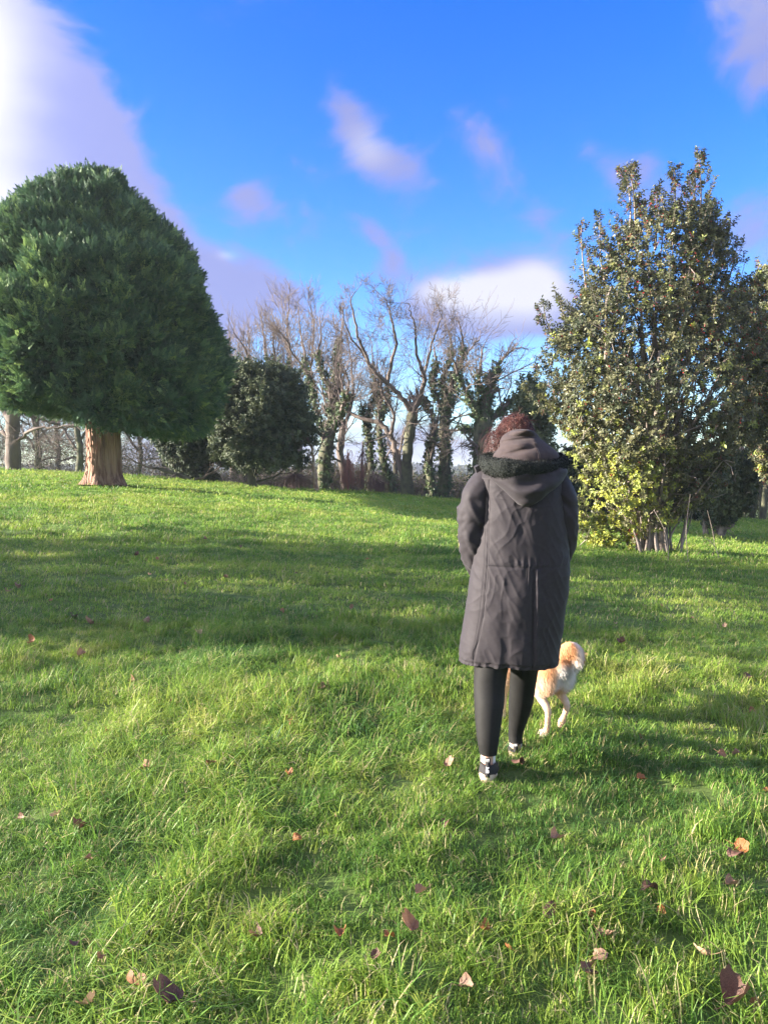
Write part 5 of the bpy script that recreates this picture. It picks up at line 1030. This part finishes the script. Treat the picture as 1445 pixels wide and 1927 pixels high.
for k in range(110):   # messy bun on the crown
    u = nrm(rg2.normal(0, 1, 3)); p = hcc + np.array([.012, -.03, .06]) + u * np.array([.05, .035, .03]); strand(p, nrm(np.cross(u, rg2.normal(0, 1, 3)) + u * .3), rg2.uniform(.04, .08), .4, .0014, 8, .2)
for k in range(170):   # side wisps blown out to the left
    p = hcc + np.array([-.075 + rg2.normal(0, .01), -.03 + rg2.normal(0, .03), rg2.uniform(-.06, .05)]); strand(p, nrm(np.array([-1, rg2.normal(0, .4), rg2.normal(-.3, .5)])), rg2.uniform(.05, .15), .22, .0010, 10, 1.1, (-.3, 0, -.6))
for k in range(160):   # hair falling along the left cheek
    p = hcc + np.array([-.07 + rg2.normal(0, .012), .0 + rg2.normal(0, .03), -.02 + rg2.normal(0, .02)]); strand(p, nrm(np.array([-.35, rg2.normal(0, .2), -1])), rg2.uniform(.08, .16), .12, .0012, 8, .6, (-.2, 0, -.5))
for k in range(10):
    p = hcc + np.array([rg2.normal(.02, .035), -.03 + rg2.normal(0, .03), .09]); strand(p, nrm(rg2.normal(0, .6, 3) + np.array([0, 0, 1])), rg2.uniform(.03, .07), .3, .0009, 7, .8)
m.build('hair_strands', M_hair, person)['kind'] = 'stuff'

# ------------------------------------------------------------------ the dog
dp = gx(1042, 3.92); hd = nrm(np.array([-.20, .35, 0])); rgt = np.array([hd[1], -hd[0], 0])
dog = empty('dog', dp, 'cream and tan dog with curled tail walking beyond the person\'s legs', 'dog')
def Dg(x, y, z): return dp + rgt * x + hd * y + np.array([0, 0, z * 1.06])
def dn(x, y, z, r): return n4(Dg(x, y, z), r)
m = MB()
chain(m, [dn(0, -.055, .350, .068), dn(0, .0, .355, .086), dn(0, .12, .355, .082), dn(0, .26, .335, .094), dn(0, .36, .315, .100), dn(0, .43, .33, .085), dn(0, .50, .37, .066), dn(0, .56, .41, .060)])
chain(m, [dn(0, .57, .42, .066), dn(0, .62, .425, .060), dn(0, .68, .40, .036), dn(0, .735, .385, .026)])
for s in (-1, 1):
    chain(m, [dn(s * .045, -.03, .34, .062), dn(s * .050, -.015, .28, .066), dn(s * .058, .015, .235, .050)])
    chain(m, [dn(s * .062, .30, .29, .066), dn(s * .064, .32, .21, .048), dn(s * .060, .33, .13, .027), dn(s * .056, .335, .05, .020), dn(s * .056, .35, .015, .024), dn(s * .056, .375, .008, .020)])
    chain(m, [dn(s * .040, .585, .47, .020), dn(s * .046, .585, .505, .012), dn(s * .048, .585, .53, .005)], 4)
chain(m, [dn(-.060, .02, .235, .046), dn(-.066, .01, .195, .027), dn(-.066, -.040, .145, .0185), dn(-.066, -.040, .085, .0155), dn(-.066, -.03, .035, .021), dn(-.066, .0, .020, .023)])
chain(m, [dn(.058, .01, .235, .044), dn(.060, .00, .195, .025), dn(.058, -.045, .155, .018), dn(.050, -.040, .105, .015), dn(.040, -.030, .068, .021), dn(.034, -.022, .045, .015)])
tailp = [dn(0, -.05, .390, .036), dn(.0, -.085, .425, .036), dn(.014, -.110, .442, .038), dn(.036, -.125, .432, .038), dn(.050, -.13, .402, .034), dn(.052, -.125, .370, .025), dn(.046, -.12, .345, .012)]
chain(m, tailp)
dbody = eval_remesh('body', m, .0075, 5, None and [] or [pbr('dog_skin_fur', (1, 1, 1), .9, attr='coat')], dog)
dm = dbody.data; nv = len(dm.vertices); co = np.empty(nv * 3, np.float32); dm.vertices.foreach_get('co', co); co = co.reshape(-1, 3).astype(float); nn_ = np.empty(nv * 3, np.float32); dm.vertex_normals.foreach_get('vector', nn_); nn_ = nn_.reshape(-1, 3).astype(float)
rel = co - dp; lx, ly, lz = rel @ rgt, rel @ hd, rel[:, 2] / 1.06
tan_ = np.array([.60, .30, .14]); cream = np.array([.66, .49, .35]); white = np.array([.74, .70, .66])
w1 = sstep(.18, .36, lz + .06 * vnoise(lx * 18, ly * 18, lz * 18, 501)); colr = cream * (1 - w1)[:, None] + tan_ * w1[:, None]
rear = sstep(-.030, -.075, ly) * sstep(.14, .20, lz) * (1 - sstep(.34, .39, lz)) * sstep(-.065, -.035, lx); colr = colr * (1 - rear)[:, None] + white * rear[:, None]
grey = np.exp(-((lx) / .02) ** 2) * sstep(-.05, -.07, ly) * sstep(.27, .31, lz) * (1 - sstep(.36, .39, lz)); colr = colr * (1 - .45 * grey)[:, None]
leg = (lz < .15) * sstep(.15, .10, lz) * (ly < .2); colr = colr * (1 - leg * .6)[:, None] + np.array([.62, .38, .25]) * (leg * .6)[:, None]; paw = sstep(.045, .02, lz); colr = colr * (1 - paw * .6)[:, None] + white * (paw * .6)[:, None]
tl = (lz > .33) * (ly < -.10) * sstep(.035, .008, np.abs(lx - .040)) ; colr = colr * (1 - .8 * tl)[:, None] + white * (.8 * tl)[:, None]
ca = dm.color_attributes.new('coat', 'FLOAT_COLOR', 'POINT'); ca.data.foreach_set('color', np.concatenate([colr, np.ones((nv, 1))], 1).ravel().astype(np.float32))
nf = 60000; i = rg2.integers(0, nv, nf); p = co[i] + rg2.normal(0, .002, (nf, 3)); flow = np.array([0, 0, -1.0])[None] - hd[None] * .5; d = nn_[i] * .42 + flow * .7 + rg2.normal(0, .14, (nf, 3)); d /= np.linalg.norm(d, axis=1)[:, None]
s = np.cross(d, nn_[i]); s /= np.linalg.norm(s, axis=1)[:, None] + 1e-9; Lh = np.where(lz[i] < .20, .006, .0135) * rg2.uniform(.6, 1.3, nf) * (1 + .5 * ((ly[i] < -.04) & (lz[i] > .18))); w = .0007
V = np.stack([p - s * w, p + s * w, p + d * Lh[:, None] - nn_[i] * .1 * Lh[:, None]], 1).reshape(-1, 3); m = MB(); m.add(V, None, np.arange(nf * 3).reshape(-1, 3)); fur = m.build('fur', dbody.data.materials[0], dog, False); fur['kind'] = 'stuff'
fc = np.repeat(colr[i] * rg2.uniform(.85, 1.15, (nf, 1)), 3, 0); ca = fur.data.color_attributes.new('coat', 'FLOAT_COLOR', 'POINT'); ca.data.foreach_set('color', np.concatenate([np.clip(fc, 0, .85), np.ones((nf * 3, 1))], 1).ravel().astype(np.float32))
for s in (-1, 1):
    m = MB(); ball(m, Dg(s * .032, .64, .44), .009, 10, 7); m.build('eye', M_eye, dog)
m = MB(); ball(m, Dg(0, .758, .392), (.014, .012, .010), 10, 7); m.build('nose', M_eye, dog)

# ------------------------------------------------------------------ fallen leaves lying on the grass
LM = {k: pbr(k + '_dead_leaf', c1, .55, c2, 30, bump=.3, bscale=60, transl=.12) for k, c1, c2 in (
    ('pale', (.52, .36, .23), (.36, .22, .13)), ('orange', (.30, .125, .04), (.20, .08, .03)), ('brown', (.25, .12, .065), (.36, .19, .11)), ('dark', (.085, .042, .03), (.15, .08, .055)), ('pinkish', (.31, .19, .125), (.20, .115, .075)))}
def leaf_mesh(rng, lobes, curl, fold):
    """a lobed dry leaf blade with a curl, about 1 unit long, plus its stalk"""
    nr_, na = 7, 28; a = np.linspace(-math.pi, math.pi, na + 1)[:-1]
    edge = (.36 + .15 * np.cos(a)) * (1 + (.16 * np.abs(np.sin(a * lobes / 2)) - .06 if lobes else 0)) * (1 + .05 * rng.normal(0, 1, na)); rows = []
    for k in range(nr_ + 1):
        f = k / nr_; x = edge * np.cos(a) * f * 1.15; y = edge * np.sin(a) * f; ripple = .035 * f * np.sin(a * 6 + 1) + .03 * f * rng.normal(0, 1, na)
        z = curl * (y ** 2) * 2.2 + fold * (x ** 2) * 1.6 + ripple + .02 * np.abs(np.sin(a * 3)) * f; rows.append(np.stack([x, y, z], -1))
    m = MB(); m.grid(np.array(rows)); m.tube([[-.40, 0, 0.02], [-.6, .02, .03], [-.78, .06, .08]], [.016, .013, .012], 4, False)
    m.tube([[-.4, 0, .012], [0, 0, .02], [.5, 0, .02 + fold * .4]], [.014, .010, .004], 4, False); return m
rl = np.random.default_rng(55); shapes = [leaf_mesh(rl, l, c, f) for l, c, f in ((5, .9, .3), (0, 1.4, .1), (5, -.9, .5), (7, .5, 1.0), (0, 1.0, -.6), (3, 1.8, .4))]
lmesh = {}
def leaf(px, py, wpx, mt, shp, label, group='fallen leaves on the lawn', tilt=.5):
    key = (mt, shp)
    if key not in lmesh: lmesh[key] = shapes[shp].mesh('fallen_leaf', LM[mt])
    p = on_ground(px, py); Y = p[1]; s = wpx / FPX * math.hypot(p[1], 1.35) * .95; s = min(s, .15)
    o = bpy.data.objects.new('fallen_leaf', lmesh[key]); COL.objects.link(o); o.scale = (s, s, s)
    o.location = (p[0], p[1] - .01, gz(p[0], p[1]) + (.040 if py > 1400 else .028) + s * .09 + .002 * min(Y, 8)); o.rotation_euler = (rl.normal(.35, .3) * tilt * 2, rl.normal(0, .35) * tilt * 2, rl.uniform(0, 6.28)); tag(o, label, 'leaf', group)
NEARL = [
    (172, 1917, 38, 'pale', 0, 'pale tan leaf on the bottom edge, second from the lower left corner'), (330, 1917, 58, 'dark', 3, 'large dark red-brown leaf cut by the bottom edge, left half'),
    (262, 1886, 40, 'brown', 1, 'long curled brown leaf in a dark hollow just above the big bottom edge leaf'), (193, 1826, 24, 'brown', 4, 'dull brown leaf sunk in grass above the pale bottom edge leaf'),
    (148, 1800, 20, 'dark', 2, 'small dark leaf deep in a tuft, left of the sunken dull brown leaf'), (490, 1790, 24, 'dark', 5, 'dark folded leaf left of the bright upright brown leaf'),
    (642, 1788, 27, 'orange', 1, 'upright rust brown leaf right of the dark folded one, lower middle'), (705, 1832, 22, 'dark', 0, 'dark brown leaf low in the middle, under the two rusty ones'),
    (730, 1786, 22, 'orange', 4, 'bright orange brown leaf standing on edge, lower middle'), (776, 1772, 38, 'brown', 3, 'wide brown leaf beside the bright orange edge-on leaf'),
    (796, 1702, 26, 'pinkish', 1, 'pinkish upright leaf above the wide brown leaf'), (303, 1680, 10, 'brown', 0, 'tiny brown leaf alone in the left foreground grass'),
    (870, 1885, 30, 'pinkish', 1, 'pinkish brown upright leaf near the bottom edge, right of centre'), (915, 1780, 22, 'orange', 5, 'rusty crumpled leaf between the wide brown leaf and the big dusky one'),
    (957, 1813, 16, 'orange', 0, 'small orange leaf below the big dusky leaf'), (1038, 1752, 36, 'dark', 2, 'big dusky purple brown leaf in long grass, lower right of centre'),
    (1108, 1741, 20, 'orange', 4, 'small rust leaf just above the pale curled pair'), (1130, 1788, 34, 'pinkish', 3, 'pale curled leaf above the large tan one in the column of leaves'),
    (1119, 1826, 42, 'pinkish', 2, 'large tan ribbed leaf, the middle one of a column of three'), (1112, 1860, 38, 'dark', 0, 'dark red-brown leaf right under the large tan ribbed one'),
    (1225, 1698, 34, 'dark', 4, 'flat dark leaf with an orange edge, right foreground'), (1237, 1738, 20, 'orange', 1, 'small orange leaf under the flat dark one in the right foreground'),
    (1327, 1828, 34, 'pale', 3, 'pale sandy leaf in the right foreground, alone in the grass'), (1375, 1915, 56, 'dark', 5, 'big dark leaf on the bottom edge near the right corner'),
    (1412, 1920, 22, 'orange', 0, 'small orange leaf beside the big dark one at the bottom right corner'), (1368, 1690, 26, 'pinkish', 1, 'slim pinkish leaf standing up near the right edge'),
    (1387, 1618, 32, 'orange', 0, 'bright orange brown leaf over a dark one near the right edge'), (1374, 1626, 30, 'dark', 2, 'dark half of the overlapping leaf pair near the right edge'),
    (1245, 1638, 16, 'pinkish', 4, 'small pinkish leaf left of the overlapping pair near the right edge'), (1041, 1600, 30, 'pinkish', 1, 'pinkish brown leaf standing in straw coloured grass right of centre'),
    (840, 1568, 22, 'dark', 4, 'dark leaf in grass straight below the near shoe'), (977, 1448, 26, 'dark', 2, 'dark maroon leaf on the grass right behind the near shoe'),
    (841, 1459, 22, 'pinkish', 3, 'tan leaf on the grass left of the near shoe'), (1200, 1484, 22, 'orange', 0, 'crumpled orange leaf to the right below the dog'),
    (1352, 1436, 18, 'brown', 4, 'brown leaf, left one of a side by side pair on the right'), (1380, 1438, 17, 'pinkish', 1, 'paler leaf, right one of a side by side pair on the right'),
    (1436, 1510, 14, 'orange', 3, 'orange leaf touching the right edge of the picture'), (113, 1553, 22, 'pale', 0, 'pale pinkish upright leaf in the left foreground, beside a grey one'),
    (160, 1578, 26, 'dark', 5, 'grey black leaf right of the pale upright leaf, left foreground'), (40, 1560, 16, 'pinkish', 1, 'narrow pinkish leaf left of the pale upright one'),
    (167, 1638, 14, 'brown', 1, 'narrow brown leaf below the grey black one, left foreground'), (556, 1600, 20, 'orange', 4, 'flat reddish leaf left of centre, level with the straw patch'),
    (632, 1556, 12, 'pinkish', 0, 'small pale leaf above and right of the flat reddish one'), (275, 1464, 28, 'brown', 4, 'rust brown leaf on the sunlit ridge of grass at left'),
    (400, 1459, 32, 'brown', 3, 'wide brown leaf on the sunlit ridge, left one of three'), (444, 1461, 16, 'orange', 1, 'orange leaf on the sunlit ridge, middle one of three'),
    (543, 1476, 16, 'orange', 5, 'dark orange leaf on the sunlit ridge, right one of three'), (558, 1316, 26, 'dark', 2, 'dusky purple leaf in the shaded middle grass'),
    (602, 1305, 17, 'pinkish', 0, 'light pinkish leaf up and right of the dusky purple one'), (550, 1365, 24, 'orange', 4, 'flat orange leaf below the dusky purple one'),
    (380, 1349, 18, 'pale', 3, 'pale leaf in sunlit tufts left of the flat orange leaf'), (322, 1331, 7, 'orange', 0, 'tiny orange leaf left of the pale one in the sunlit tufts'),
    (203, 1390, 16, 'orange', 1, 'small orange leaf in the left part of the sunlit tufts'), (374, 1203, 18, 'pale', 0, 'brightest pale leaf, alone in the shaded lawn left of the walker'),
    (274, 1177, 16, 'pinkish', 2, 'pinkish leaf up and left of the brightest pale leaf'), (250, 1288, 18, 'brown', 4, 'brown leaf below the brightest pale leaf, in shade'),
    (152, 1244, 20, 'pinkish', 1, 'upright pinkish brown leaf in the left shaded lawn'), (173, 1184, 22, 'pinkish', 3, 'curled pinkish leaf above the upright one on the left'),
    (140, 1169, 19, 'dark', 4, 'dark leaf just left of the curled pinkish one'), (62, 1219, 20, 'brown', 5, 'brown leaf near the left edge below the dark leaf'),
    (638, 1248, 11, 'pale', 0, 'small pale leaf in the shaded lawn straight left of the coat hem'), (661, 1154, 10, 'pinkish', 3, 'small pinkish leaf in the shaded lawn left of the coat'),
    (530, 1158, 12, 'brown', 4, 'faint brown leaf in the middle of the shaded lawn'), (38, 1110, 16, 'pinkish', 2, 'tan leaf on the left edge of the shaded lawn, upper of two'),
    (16, 1121, 16, 'brown', 4, 'brown leaf on the left edge of the shaded lawn, lower of two'), (1172, 1219, 17, 'dark', 5, 'dark crumpled leaf on the lawn right of the dog\'s tail'),
    (1098, 1244, 12, 'brown', 0, 'brown leaf in grass touching the dog\'s tail on the right'), (1157, 1183, 9, 'pale', 1, 'little pale leaf right of the coat, below the holly'),
    (1359, 1188, 10, 'pale', 3, 'little pale upright leaf far right on the shaded lawn'), (1404, 1286, 20, 'dark', 4, 'dark leaf in a hollow by the right edge, level with the dog'),
    (1331, 1386, 13, 'pale', 0, 'small pale pink leaf right of the dog, in front of a bright tuft'), (1410, 1352, 16, 'brown', 1, 'red-brown leaf near the right edge above the paired leaves'), (1207, 1398, 16, 'orange', 4, 'reddish leaf in dark grass right of the dog\'s paws')]
for a_ in NEARL: leaf(*a_)
FARL = 'tiny brown leaf far off in the shaded upper lawn'
for px, py, w in ((385, 1021, 10), (452, 1034, 9), (257, 1053, 11), (297, 1061, 9), (313, 1101, 10), (427, 1095, 12), (96, 1139, 9), (348, 1107, 8), (283, 1290 - 200, 8), (1245, 1150, 8), (1300, 1172, 8), (560, 1086, 7), (690, 1060, 7)):
    leaf(px, py, w, ['brown', 'pinkish', 'dark'][px % 3], px % 6, FARL, 'small far leaves on the upper lawn', .3)
print('script done', len(bpy.data.objects))
